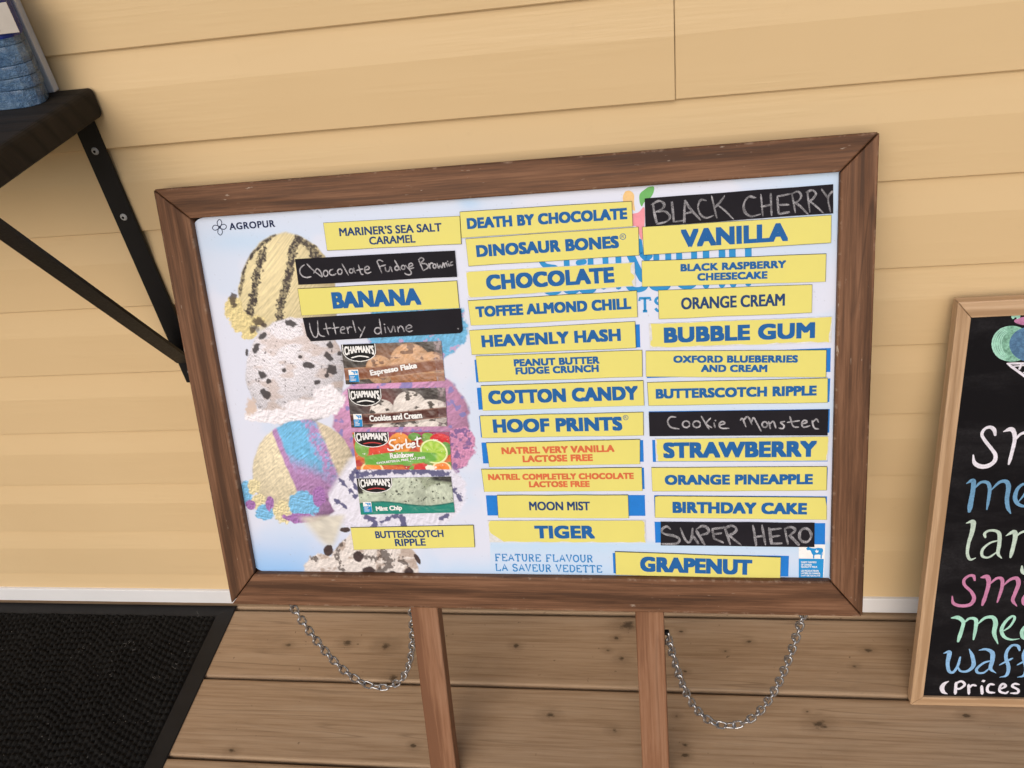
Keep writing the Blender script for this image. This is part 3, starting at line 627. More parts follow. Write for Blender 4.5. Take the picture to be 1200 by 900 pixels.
slab_text(V, Fc, 'TS', SG.at(749.5, 366.3, PZ), SG.at(780, 365.5, PZ), .0185, PZ + E1, .17, .35)
poster_part('title_print', V, Fc, 'title_blue')
for nm, pts, mt in [('petal', [(733, 224), (738, 223.5), (743, 228), (743, 238), (744, 247), (738, 243), (731, 238), (730, 230)], 'logo_orange'), ('petal', [(759, 219.5), (766, 218.5), (766, 225), (762, 232), (755, 237), (752, 242), (749.5, 236), (750, 227)], 'logo_green'),
                    ('petal', [(737, 251), (748, 249), (755, 243), (755, 266), (752, 282), (746, 266), (740, 264)], 'logo_pink')]:
    P_ = smooth_curve(pts + [pts[0]], 4)[:-1]; V = prt(P_, E1 * .8); poster_part(nm, V, [tuple(range(len(V)))], mt)
V, Fc = [], []
slab_text(V, Fc, 'FEATURE FLAVOUR', SG.at(580.8, 657.6, PZ), SG.at(694.5, 659.2, PZ), .0112, PZ + E1, .165, .3)
slab_text(V, Fc, 'LA SAVEUR VEDETTE', SG.at(581.3, 669.3, PZ), SG.at(705.6, 671.3, PZ), .0112, PZ + E1, .165, .3)
poster_part('feature_lettering', V, Fc, 'feature_blue')
# milk quality mark
def milk_mark(to, size, parent, z, tiny=True):
    """to(s,t): local position in the mark's own unit box, t down"""
    V = [(*to(s, t), z) for s, t in [(0, 0), (0, 1), (1, 1), (1, 0)]]
    o = link('quality_mark', up_faces(mesh('quality_mark', V, [(0, 1, 2, 3)])), M['white_ink'], parent)
    V = [(*to(s, t), z + .0001) for s, t in [(0, .43), (0, 1), (.97, 1), (.97, .43)]]; Fc = [(0, 1, 2, 3)]
    cow = [(.28, .13), (.34, .08), (.37, .05), (.40, .09), (.47, .11), (.60, .12), (.75, .10), (.90, .11), (.93, .16), (.93, .30), (.91, .33), (.91, .21), (.89, .25), (.89, .42), (.84, .42), (.84, .31), (.76, .30), (.62, .31), (.60, .34), (.60, .42), (.55, .42), (.55, .32), (.50, .27), (.46, .19), (.41, .17), (.33, .18)]
    b = len(V); V += [(*to(s, t), z + .0001) for s, t in cow]; Fc.append(tuple(range(b, b + len(cow))))
    link('blue_field', up_faces(mesh('blue_field', V, Fc)), M['milk_blue'], o)
    V, Fc = [], []
    leaf = [(.62, .18), (.66, .19), (.68, .14), (.71, .19), (.76, .18), (.74, .23), (.69, .26), (.65, .23)]
    V += [(*to(s, t), z + .0002) for s, t in leaf]; Fc.append(tuple(range(len(leaf))))
    if tiny:
        for i, tx in enumerate(['DAIRY FARMERS', 'OF CANADA', 'QUALITY MILK', 'LES PRODUCTEURS', 'LAITIERS DU CANADA', 'LAIT DE QUALITÉ']):
            t = .56 + .075 * i + (.035 if i > 2 else 0); wd = [.6, .42, .64, .70, .76, .76][i]
            place_text(V, Fc, tx, to(.09, t), to(.09 + wd, t), size * (.058 if i % 3 < 2 else .068), z + .0002, .03)
    else:
        for i, wd in enumerate([.5, .4, .6, .55]): ribbon(V, Fc, [to(.1, .55 + i * .11), to(.1 + wd, .55 + i * .11)], size * .05, z + .0002, 2, 0, 1, False, cap=False)
    link('mark_lettering', up_faces(mesh('mark_lettering', V, Fc)), M['white_ink'], o); return o
mk = np.array([SG.at(*q, PZ) for q in [(936, 637.5), (967, 638), (965.3, 676.8), (936, 676.6)]])
milk_mark(lambda s, t: mk[0] * (1 - s) * (1 - t) + mk[1] * s * (1 - t) + mk[2] * s * t + mk[3] * (1 - s) * t, .043, poster, PZ + E1)

# ------------------------------------------------------------------ flavour strips
STRIPS = []
ROT_SG = Matrix(((SG.ex[0], SG.ey[0], SG.ez[0]), (SG.ex[1], SG.ey[1], SG.ez[1]), (SG.ex[2], SG.ey[2], SG.ez[2]))).to_4x4()
def strip(quad, label, lines=(), z=.0008, style='bold', inkm='blue_ink', torn=None, cut=None, black=False, group=None, reg=None, peel=None):
    zz = PZ + z; P = np.array([SG.at(*q, zz) for q in quad]); c = P.mean(0); P = P - c
    M4 = SG.mat() @ T(c[0], c[1], zz)
    poly = [P[0], P[3], P[2], P[1]]
    if cut:      # list of corner indices clipped (0 TL,1 TR,2 BR,3 BL) and size
        out = []
        for idx, k in zip((0, 3, 2, 1), range(4)):
            if idx in cut:
                pr, nx_ = poly[(k - 1) % 4], poly[(k + 1) % 4]; s_ = cut[idx]
                out += [poly[k] + (pr - poly[k]) / np.linalg.norm(pr - poly[k]) * s_[0], poly[k] + (nx_ - poly[k]) / np.linalg.norm(nx_ - poly[k]) * s_[1]]
            else: out.append(poly[k])
        poly = out
    elif not torn:
        out = []     # hand-cut edges: not perfectly straight
        for k in range(len(poly)):
            a, b = poly[k], poly[(k + 1) % len(poly)]; n = 5 if np.linalg.norm(b - a) > .06 else 1
            d = (b - a); nn = np.array([-d[1], d[0]]) / np.linalg.norm(d)
            for j in range(n): out.append(a + d * j / n + (nn * random.uniform(-.00035, .00035) if j else 0))
        poly = out
    th = .0006
    th = .0009; body = 'black_vinyl' if black else ('white_card' if torn else 'magnet')
    o = link('black_strip' if black else 'yellow_strip', bm_mesh(prism(poly, 0, th), 'strip'), M[body], None, M4)
    tag(o, label, 'label strip', group or ('black handwritten strips on the menu board' if black else 'yellow flavour strips on the menu board'))
    top = th
    if not black and not torn:
        ctr = sum(poly) / len(poly); off = np.array((random.uniform(-.00015, .00015), random.uniform(-.0002, .0001)))
        fp = [p + off - np.array((math.copysign(.00035, p[0] - ctr[0]), math.copysign(.00035, p[1] - ctr[1]))) for p in poly]
        link('yellow_face', up_faces(mesh('yellow_face', [(p[0], p[1], th + .0002) for p in fp], [tuple(range(len(fp)))])), M['yellow'], o); top = th + .0002
    if torn:     # worn edges: the yellow face has peeled back from the card
        tl, tr, br, bl = P; ed = []
        def edge(a, b, amt, n):
            d = b - a; nn = np.array([d[1], -d[0]]) / np.linalg.norm(d)
            for j in range(n):
                ed.append(a + d * (j + .5 * random.random()) / n - nn * amt * random.uniform(.15, 1.0))
        edge(tl, bl, torn[0], 7); edge(bl, br, torn[1], 26); edge(br, tr, torn[2], 7); edge(tr, tl, torn[3], 26)
        pl = ed
        if peel: pl = [p for p in ed if np.linalg.norm((p - P[peel[0]]) / np.array((1.0, .75))) > peel[1]]
        f = link('yellow_face', up_faces(mesh('yellow_face', [(p[0], p[1], th + .00025) for p in pl], [tuple(range(len(pl)))])), M['yellow'], o); top = th + .00025
    V, Fc = [], []
    h = np.linalg.norm((P[0] + P[1] - P[2] - P[3]) / 2)
    for ln in lines:
        tx, xa, xb, tc, hf = ln[:5]; hf *= 1.09
        l0 = np.array(quad[0]) * (1 - tc) + np.array(quad[3]) * tc; r0 = np.array(quad[1]) * (1 - tc) + np.array(quad[2]) * tc
        lL = P[0] * (1 - tc) + P[3] * tc; rL = P[1] * (1 - tc) + P[2] * tc; dirn = (rL - lL) / np.linalg.norm(rL - lL); up = np.array([-dirn[1], dirn[0]])
        fa, fb = (xa - l0[0]) / (r0[0] - l0[0]), (xb - l0[0]) / (r0[0] - l0[0])
        pa, pb = lL + (rL - lL) * fa - up * h * hf / 2, lL + (rL - lL) * fb - up * h * hf / 2
        place_text(V, Fc, tx, pa, pb, h * hf, top + .00012, .075 if style == 'bold' else .038, 1.07 if style == 'bold' else 1.0)
        if reg and ln is lines[-1]:
            rr_ = h * .10; cc = pb + dirn * rr_ * 1.5 + up * h * (hf - .06)
            ribbon(V, Fc, [cc + rr_ * np.array((math.cos(t), math.sin(t))) for t in np.linspace(0, 2 * math.pi, 13)], rr_ * .22, top + .00012, 2, 0, 1, cap=False)
            place_text(V, Fc, 'R', cc + np.array((-.45, -.5)) * rr_, cc + np.array((.5, -.5)) * rr_, rr_ * 1.05, top + .00012, .0)
    if V: link('lettering', up_faces(mesh('lettering', V, Fc)), M[inkm], o)
    o['_c'] = (float(c[0]), float(c[1]), zz); STRIPS.append(o); return o, c, top, zz
def circ(c, rx, ry=None, a0=0, a1=360, n=9):
    ry = ry or rx; return [(c[0] + rx * math.cos(math.radians(t)), c[1] + ry * math.sin(math.radians(t))) for t in np.linspace(a0, a1, n)]
def handwriting(stripinfo, org, sc, strokes, wd, heavy=False):
    o, c, top, zz = stripinfo; V, Fc = [], []
    for st in strokes:
        pts = [SG.at(org[0] + x * sc, org[1] + y * sc, zz + top) - c for x, y in st]
        if len(pts) == 1: pts = [pts[0], pts[0] + np.array((.0012, -.0004))]
        ribbon(V, Fc, pts, wd, top + .00012 + random.random() * .00008, 6, .16, .6)
        if heavy:
            off = np.array((random.uniform(-.0012, .0012), random.uniform(-.0012, .0012)))
            ribbon(V, Fc, [p + off + np.array((random.uniform(-.0006, .0006), random.uniform(-.0006, .0006))) for p in pts], wd * .7, top + .00022 + random.random() * .00008, 6, .2, .6)
    link('chalk_writing', up_faces(mesh('chalk_writing', V, Fc)), M['chalk_heavy' if heavy else 'chalk'], o)

strip([(379, 261), (539, 253), (541, 286), (383.6, 293.6)], "pale yellow strip reading MARINER'S SEA SALT CARAMEL in thin navy capitals", [("MARINER’S SEA SALT", 398.4, 518.4, .36, .28), ('CARAMEL', 434, 488, .72, .27)], style='cond', inkm='navy_ink')
s1 = strip([(346, 303.6), (533, 293.6), (535.6, 324.4), (350, 333.6)], 'black strip with Chocolate Fudge Brownie handwritten in chalk', black=True, z=.0012)
strip([(349, 338), (535.6, 328.6), (538.6, 361), (353.6, 369.6)], 'yellow strip reading BANANA in bold blue capitals', [('BANANA', 390.6, 494.5, .50, .58)])
s2 = strip([(355, 372.4), (540, 361.6), (542.5, 390), (361, 400)], 'black strip with Utterly divine handwritten in chalk, right end blank', black=True, z=.0013, cut={3: (.008, .004), 2: (.003, .003)})
strip([(538.8, 248), (740.4, 235.6), (741.5, 265.2), (540.8, 278.8)], 'yellow strip reading DEATH BY CHOCOLATE at the top of the middle column', [('DEATH BY CHOCOLATE', 547.7, 735.2, .47, .42)], z=.0016)
strip([(545.6, 279.8), (748.3, 265.8), (749.2, 299.2), (549.2, 312)], 'yellow strip reading DINOSAUR BONES', [('DINOSAUR BONES', 558.8, 726, .47, .42)], reg=True)
strip([(546.2, 318.3), (743.5, 307.3), (745, 335), (549.2, 349.2)], 'yellow strip reading only CHOCOLATE in large blue capitals', [('CHOCOLATE', 570.6, 720.6, .46, .60)], torn=(.0006, .0010, .005, .0006))
strip([(548.3, 352), (746.3, 340.2), (747.3, 371.5), (551.9, 381.3)], 'yellow strip reading TOFFEE ALMOND CHILL', [('TOFFEE ALMOND CHILL', 558, 739.8, .47, .41)])
strip([(550, 387), (744.4, 376.4), (745.6, 407.6), (553, 415.6)], 'yellow strip reading HEAVENLY HASH', [('HEAVENLY HASH', 565, 728, .47, .46)])
strip([(557.6, 417), (752.6, 410), (753, 441.4), (561, 447.6)], 'yellow strip reading PEANUT BUTTER FUDGE CRUNCH on two lines', [('PEANUT BUTTER', 603.5, 704, .31, .265), ('FUDGE CRUNCH', 605.5, 703, .62, .265)], inkm='blue_ink')
strip([(563.6, 451.6), (754, 445.6), (755, 475), (566, 481)], 'yellow strip reading COTTON CANDY in bold blue capitals', [('COTTON CANDY', 572.6, 748, .48, .53)])
strip([(562.5, 487), (754, 482.6), (754.4, 510), (565, 513)], 'yellow strip reading HOOF PRINTS in bold blue capitals', [('HOOF PRINTS', 578.4, 730, .47, .58)], reg=True)
strip([(569.6, 518.6), (750, 514.4), (750, 543.6), (573.4, 547)], 'yellow strip with orange words VERY VANILLA LACTOSE FREE', [('NATREL VERY VANILLA', 588.4, 721, .34, .27), ('LACTOSE FREE', 613.6, 696, .69, .27)], inkm='orange_ink')
strip([(564, 549.4), (752, 547.4), (753, 575), (567.6, 576)], 'yellow strip with orange words COMPLETELY CHOCOLATE LACTOSE FREE', [('NATREL COMPLETELY CHOCOLATE', 572.4, 743, .35, .255), ('LACTOSE FREE', 621.4, 692.5, .68, .255)], inkm='orange_ink')
strip([(582.4, 580), (736, 579.6), (737, 607), (584, 606.4)], 'short yellow strip reading MOON MIST between two blue blocks', [('MOON MIST', 621, 692.4, .47, .36)], style='cond', inkm='navy_ink')
strip([(571.5, 609.8), (756, 609.4), (757, 635.6), (574, 635)], 'yellow strip reading TIGER with peeling white torn edges', [('TIGER', 628, 698.5, .52, .57)], torn=(.003, .0016, .002, .0003), peel=(3, .013))
s3 = strip([(755.5, 232.5), (976.3, 215.8), (976.3, 250), (756.3, 265.5)], 'black strip with BLACK CHERRY in large chalk capitals, topmost of its column', black=True, z=.0007)
strip([(752.5, 265.8), (974.3, 251.8), (973.8, 284.5), (754.3, 298.8)], 'yellow strip reading VANILLA in large bold blue capitals', [('VANILLA', 799.5, 925, .50, .62)], z=.0014)
strip([(752, 305.5), (968.3, 297), (967.5, 330), (752.5, 335.8)], 'yellow strip reading BLACK RASPBERRY CHEESECAKE', [('BLACK RASPBERRY', 798.8, 922.5, .32, .27), ('CHEESECAKE', 818.8, 901, .69, .27)])
strip([(771.3, 340), (951.8, 333.3), (951.3, 366.3), (772, 373.8)], 'yellow strip reading ORANGE CREAM in thin navy capitals', [('ORANGE CREAM', 798.8, 920.5, .49, .40)], style='cond', inkm='navy_ink')
strip([(760.2, 379), (975, 370.8), (974, 401.2), (761.7, 408)], 'yellow strip reading BUBBLE GUM with worn white edges', [('BUBBLE GUM', 778.6, 955.6, .49, .60)], torn=(.0035, .0022, .0035, .001))
strip([(756.7, 411), (968.6, 409.8), (968, 442), (757, 441.3)], 'yellow strip reading OXFORD BLUEBERRIES AND CREAM', [('OXFORD BLUEBERRIES', 790, 936, .32, .265), ('AND CREAM', 823, 900.8, .67, .265)])
strip([(758.4, 448), (970, 442.8), (969.7, 471.6), (760, 475.3)], 'yellow strip reading BUTTERSCOTCH RIPPLE on one line in the right column', [('BUTTERSCOTCH RIPPLE', 768.8, 957.3, .49, .40)])
s4 = strip([(760.2, 483), (970.8, 479.6), (969.7, 510), (761.2, 511)], 'black handwritten strip between BUTTERSCOTCH RIPPLE and STRAWBERRY in the right column', black=True, z=.0011)
strip([(767.7, 514.3), (971.4, 511), (969.5, 539.5), (768.8, 540.5)], 'yellow strip reading STRAWBERRY in bold blue capitals', [('STRAWBERRY', 777.5, 957.8, .50, .66)], torn=(.003, .0005, .002, .0005))
strip([(763.3, 547.5), (969.3, 546.3), (968.8, 574.3), (764.5, 575.5)], 'yellow strip reading ORANGE PINEAPPLE', [('ORANGE PINEAPPLE', 779.5, 953, .52, .41)])
strip([(767.5, 580.8), (968.8, 582.5), (968.8, 608.8), (767.5, 606.3)], 'yellow strip reading BIRTHDAY CAKE', [('BIRTHDAY CAKE', 788.8, 946.3, .51, .50)], cut={0: (.004, .001), 1: (.012, .0015)})
s5 = strip([(774.3, 611.3), (954.5, 612.5), (954.3, 640.8), (774.3, 638.8)], 'black strip with SUPER HERO in thick chalk capitals, lowest black strip', black=True, z=.0010)
strip([(720.6, 646), (915, 652.5), (914.3, 678.3), (721.6, 673)], 'yellow strip reading GRAPENUT at the bottom of the board', [('GRAPENUT', 751, 882.3, .50, .65)])
strip([(411, 617.8), (555, 615), (556.7, 641), (415, 644)], 'yellow strip reading BUTTERSCOTCH RIPPLE on two lines, low on the left', [('BUTTERSCOTCH', 440.7, 520.6, .34, .30), ('RIPPLE', 464, 500, .71, .30)], style='cond', inkm='navy_ink')

handwriting(s1, (340, 290), 1 / 6, [[(100, 122), (75, 142), (68, 170), (85, 200), (115, 211), (148, 205)], [(118, 116), (165, 162), (224, 207)], [(165, 182), (190, 150), (214, 170), (228, 205)], circ((250, 182), 16, 21), [(302, 152), (280, 163), (278, 185), (300, 195), (324, 184)],
    circ((350, 170), 16, 19), [(365, 115), (410, 195)], circ((430, 165), 13, 15), [(446, 142), (450, 165), (460, 180)], [(480, 122), (498, 183), (514, 190)], [(465, 162), (512, 150)], [(525, 160), (555, 150), (548, 132), (528, 140), (525, 165), (542, 182), (570, 172)],
    [(652, 98), (628, 88), (612, 100), (625, 130), (645, 180)], [(624, 137), (672, 122)], [(668, 138), (675, 165), (695, 165), (705, 135), (718, 170)], circ((750, 146), 14, 14), [(735, 90), (758, 130), (776, 160)], circ((795, 140), 13, 14), [(810, 125), (850, 170), (845, 190), (820, 190), (806, 180)],
    [(835, 138), (862, 125), (852, 110), (835, 122), (842, 148), (870, 142)], [(903, 85), (935, 160)], [(903, 85), (922, 72), (940, 85), (922, 110), (955, 115), (970, 140), (938, 162)], [(975, 112), (985, 150)], [(978, 127), (990, 110), (1005, 112)], circ((1016, 131), 11, 14),
    [(1033, 110), (1045, 145), (1055, 125), (1068, 142), (1075, 108)], [(1080, 110), (1088, 140)], [(1083, 122), (1097, 108), (1106, 135)], [(1113, 112), (1120, 134)], [(1104, 97)], [(1143, 100), (1128, 108), (1130, 125), (1145, 122)]], .0017)
handwriting(s2, (350, 360), 1 / 6, [[(76, 112), (85, 160), (105, 205), (125, 210), (136, 180), (133, 95)], [(134, 150), (145, 188), (162, 202), (185, 205)], [(190, 112), (200, 160), (212, 195)], [(175, 153), (230, 145)], [(245, 108), (262, 190)], [(235, 150), (285, 140)],
    [(293, 162), (322, 152), (315, 138), (298, 148), (298, 178), (328, 184)], [(340, 140), (350, 185)], [(344, 160), (356, 140), (374, 140)], [(380, 93), (402, 178)], [(420, 140), (440, 168)], [(466, 138), (450, 175), (432, 212)],
    circ((556, 165), 22, 22), [(567, 82), (584, 188)], [(605, 138), (612, 180)], [(600, 120)], [(625, 138), (648, 175), (665, 132)], [(672, 135), (680, 175)], [(695, 135), (702, 175)], [(698, 152), (718, 132), (735, 150), (742, 172)],
    [(755, 155), (795, 140), (780, 125), (760, 135), (755, 158), (775, 172), (800, 165)]], .0016)
handwriting(s2, (350, 360), 1 / 6, [[(1118, 150)]], .0016)
handwriting(s3, (750, 210), .2, [[(75, 140), (88, 200), (100, 258)], [(72, 147), (115, 128), (145, 145), (135, 170), (98, 192)], [(98, 192), (150, 188), (178, 220), (155, 248), (100, 260)], [(190, 133), (200, 250)], [(200, 250), (252, 243)], [(264, 252), (262, 190), (265, 122)], [(265, 122), (300, 175), (355, 238)], [(262, 202), (312, 192)],
    [(388, 125), (358, 122), (340, 160), (355, 205), (390, 226), (432, 212)], [(420, 98), (434, 160), (450, 226)], [(495, 98), (470, 135), (438, 168)], [(455, 152), (500, 185), (542, 230)], [(678, 108), (642, 100), (612, 135), (615, 185), (650, 216), (706, 205)], [(708, 88), (720, 216)], [(764, 84), (770, 212)], [(715, 162), (772, 150)],
    [(803, 102), (810, 202)], [(804, 102), (882, 86)], [(810, 152), (872, 150)], [(810, 203), (876, 190)], [(890, 85), (910, 195)], [(888, 86), (925, 72), (946, 95), (930, 125), (904, 136)], [(904, 136), (940, 162), (985, 206)], [(980, 75), (995, 192)], [(978, 80), (1010, 65), (1032, 85), (1015, 115), (994, 128)], [(994, 128), (1030, 157), (1072, 196)],
    [(1064, 58), (1100, 112)], [(1130, 70), (1102, 112), (1116, 192)]], .0018, True)
handwriting(s4, (755, 470), .18333, [[(202, 102), (168, 102), (150, 130), (168, 166), (222, 178)], circ((268, 148), 23, 21), circ((335, 148), 24, 21), [(364, 96), (390, 140), (414, 178)], [(424, 108), (396, 145), (432, 170)], [(445, 138), (452, 170)], [(452, 123)], [(475, 157), (515, 142), (500, 130), (480, 145), (490, 172), (542, 174)],
    [(614, 122), (628, 112), (650, 165)], [(632, 128), (655, 100), (672, 112), (688, 150)], [(684, 140), (698, 106), (720, 142), (747, 192)], circ((770, 150), 17, 18), [(795, 132), (806, 176)], [(799, 150), (825, 130), (841, 172)], [(897, 130), (872, 138), (893, 157), (885, 176), (860, 172)], [(930, 98), (952, 160), (987, 166)], [(914, 136), (992, 125)],
    [(1004, 147), (1040, 135), (1025, 122), (1008, 138), (1016, 166), (1058, 158)], [(1072, 124), (1086, 170), (1114, 178)], [(1078, 134), (1100, 115), (1114, 135)]], .0019)
handwriting(s5, (765, 600), 1 / 6, [[(122, 116), (95, 100), (63, 120), (75, 150), (150, 165), (186, 190), (165, 220), (60, 223)], [(195, 118), (225, 190), (255, 215), (275, 180), (281, 115)], [(280, 160), (322, 222)], [(308, 128), (366, 230)], [(313, 116), (350, 96), (386, 110), (392, 140), (340, 162)],
    [(418, 115), (430, 190)], [(418, 120), (502, 110)], [(424, 156), (482, 150)], [(430, 186), (496, 215)], [(508, 105), (545, 230)], [(508, 110), (550, 95), (586, 115), (570, 145), (528, 162)], [(530, 160), (615, 228)], [(704, 94), (730, 232)], [(768, 94), (792, 230)], [(714, 176), (782, 166)],
    [(816, 112), (830, 222)], [(814, 125), (902, 115)], [(824, 176), (888, 166)], [(830, 221), (908, 218)], [(928, 115), (950, 226)], [(928, 116), (970, 106), (1000, 130), (956, 168)], [(958, 166), (1028, 236)], circ((1070, 165), 42, 48, 0, 380, 12)], .0026, True)

# ------------------------------------------------------------------ wrapped product cards
def bil(q, s, t): return q[0] * (1 - s) * (1 - t) + q[1] * s * (1 - t) + q[2] * s * t + q[3] * (1 - s) * t
def scoop_row(img, a, b, sc, seed, base, dark, chips):
    for cx, cy, rx, ry in sc:
        x, y = (a - cx) / rx, (b - cy) / ry; d = np.hypot(x, y); m = 1 - sstep(.96, 1.03, d + .05 * (fbm(a * .2, b * .2, seed) - .5))
        t = churn(a, b, .6, .22, seed); lay_on(img, m, L(*base) * (shade3(x, y, -.3, -.5, .60, .45) * (.9 + .2 * t) * emb(a, b, .9, .26, seed + 9, .5, 1.0))[..., None])
        lay_on(img, m * sstep(.60, .66, fbm(a * .11, b * .17, seed + 5, 3)) * chips, L(*dark))
        seed += 3
def band(a, b, top, bot): return sstep(top - .8, top + .8, b) * (1 - sstep(bot - .8, bot + .8, b))
def paint_card(kind, s, t):
    a, b = s * 118, t * 48; img = np.zeros(s.shape + (3,))
    if kind == 'espresso':
        img[:] = L(45, 38, 40); lay_on(img, np.exp(-((a - 50) / 22) ** 2 - ((b - 14) / 16) ** 2), L(120, 76, 50)); lay_on(img, sstep(6, 10, a) * (1 - sstep(26, 30, a)) * sstep(14, 15, b) * (1 - sstep(25, 26, b)), L(30, 26, 30))
        scoop_row(img, a, b, [(43, 32, 17, 18), (80, 24, 24, 23), (106, 30, 18, 18)], 201, (206, 160, 122), (96, 60, 48), .8)
        lay_on(img, band(a, b, 40 - .02 * a, 49) * (a > 55), L(150, 96, 60) * (.5 + .9 * fbm(a * .3, b * .5, 207))[..., None])
        c = 28.5 - .055 * a + 1.2 * np.sin(a * .035); lay_on(img, band(a, b, c, c + 14), L(124, 72, 50)); lay_on(img, band(a, b, c, c + .9) + band(a, b, c + 13.3, c + 14.2), L(178, 132, 98))
    elif kind == 'cookies':
        img[:] = L(58, 52, 58); lay_on(img, np.exp(-((a - 42) / 20) ** 2 - ((b - 16) / 18) ** 2), L(104, 52, 54)); lay_on(img, sstep(88, 96, a) * (.5 + .5 * vn(a * .3, b * .2, 9)) * (1 - sstep(24, 30, b)) * .6, L(34, 32, 36))
        scoop_row(img, a, b, [(41, 33, 17, 20), (75, 25, 21, 22), (101, 31, 23, 17)], 221, (226, 218, 214), (50, 42, 44), .95)
        scoop_row(img, a, b, [(40, 50, 16, 7), (70, 52, 20, 9), (98, 50, 20, 9)], 251, (226, 218, 214), (60, 50, 54), .9)
        c = 31.5 - .055 * a + 1.2 * np.sin(a * .035); lay_on(img, band(a, b, c, c + 12.5), L(72, 26, 28)); lay_on(img, band(a, b, c, c + .8) + band(a, b, c + 11.8, c + 12.6), L(150, 112, 100))
    elif kind == 'sorbet':
        img[:] = L(176, 54, 56); lay_on(img, np.ones_like(a) * sstep(.45, .6, fbm(a * .08, b * .1, 240, 3)), L(206, 104, 56)); lay_on(img, sstep(.55, .66, fbm(a * .09 + 5, b * .12, 241, 3)), L(110, 150, 74)); lay_on(img, sstep(38, 44, a) * (1 - sstep(5, 9, b)), L(150, 44, 96))
        for cx, cy, rx, ry, cc in [(10, 20, 9, 12, (120, 170, 80)), (58, 14, 14, 13, (232, 150, 70)), (32, 24, 14, 9, (214, 70, 56)), (76, 6, 8, 5, (96, 150, 70)), (92, 5, 7, 4, (120, 168, 70)), (106, 9, 12, 7, (206, 44, 56)), (112, 22, 8, 9, (92, 150, 72)), (20, 48, 14, 10, (240, 140, 60)), (106, 47, 12, 9, (238, 132, 58)), (72, 48, 6, 5, (110, 160, 70)), (82, 46, 10, 6, (206, 52, 56))]:
            m, x, y, d = ell(a, b, cx, cy, rx, ry, 0, .06, int(cx), .06, .2); lay_on(img, m, L(*cc) * (.75 + .45 * fbm(a * .3, b * .3, int(cx), 3))[..., None])
            if cy > 44 and rx > 10: lay_on(img, m * sstep(.80, .86, d), L(246, 220, 170))
        m, x, y, d = ell(a, b, 98, 25, 17, 15, .5, .01, 3, .03); lay_on(img, m, L(150, 196, 60)); lay_on(img, m * sstep(.86, .9, d), L(226, 236, 180)); lay_on(img, m * (1 - sstep(.80, .84, d)) * (.5 + .5 * np.cos(np.arctan2(y, x) * 8)) * .5, L(206, 226, 120))
        c0 = 30 - 4.0 * np.sin((a - 8) / 95 * math.pi) ; lay_on(img, band(a, b, c0 - .05 * a + 2, 44 - .04 * a - 3 * ((a - 50) / 50) ** 2) * sstep(10, 13, a) * (1 - sstep(98, 104, a)), L(104, 168, 70))
        lay_on(img, crumbs(a, b, .4, 247, .80) * .9, (.85, .85, .82))
        m, x, y, d = ell(a, b, 93, 46, 6, 4, 0, .5, 77, .1, .4); lay_on(img, m, L(240, 236, 224))
    else:
        img[:] = L(150, 160, 140); t_ = churn(a, b, .8, .35, 261); t2 = fbm(a * .7, b * .7, 262, 3)
        img *= (.62 + .8 * t_ * t2 * 1.6)[..., None]
        for cx, cy, rx, ry in [(14, 34, 26, 18), (60, 24, 26, 30), (104, 32, 24, 24)]:
            m, x, y, d = ell(a, b, cx, cy, rx, ry, 0, .05, int(cx), .04); lay_on(img, m, L(192, 202, 184) * (shade3(x, y, -.2, -.6, .62, .42) * (.6 + .75 * churn(a, b, .8 - .02 * (cx - 60), .5, 263)))[..., None])
        lay_on(img, crumbs(a, b, .32, 265, .70) * .9, L(58, 62, 56)); lay_on(img, sstep(88, 100, a) * (1 - sstep(5, 9, b + 18 - .16 * a)), L(40, 42, 46)); lay_on(img, (1 - sstep(5, 7, a)) * (1 - sstep(18, 22, b)), L(40, 40, 44))
        c = 34 - 3.5 * np.sin(a * .05 + .4); lay_on(img, band(a, b, c, 60), L(26, 132, 118)); lay_on(img, band(a, b, c, c + 1.6), L(24, 100, 92))
    if kind in ('espresso', 'cookies'): lay_on(img, sstep(108.5, 109, a) * (.18 + .6 * crumbs(a, b, .15, 270, .6)), L(150, 132, 140))
    return np.clip(img, 0, 1)
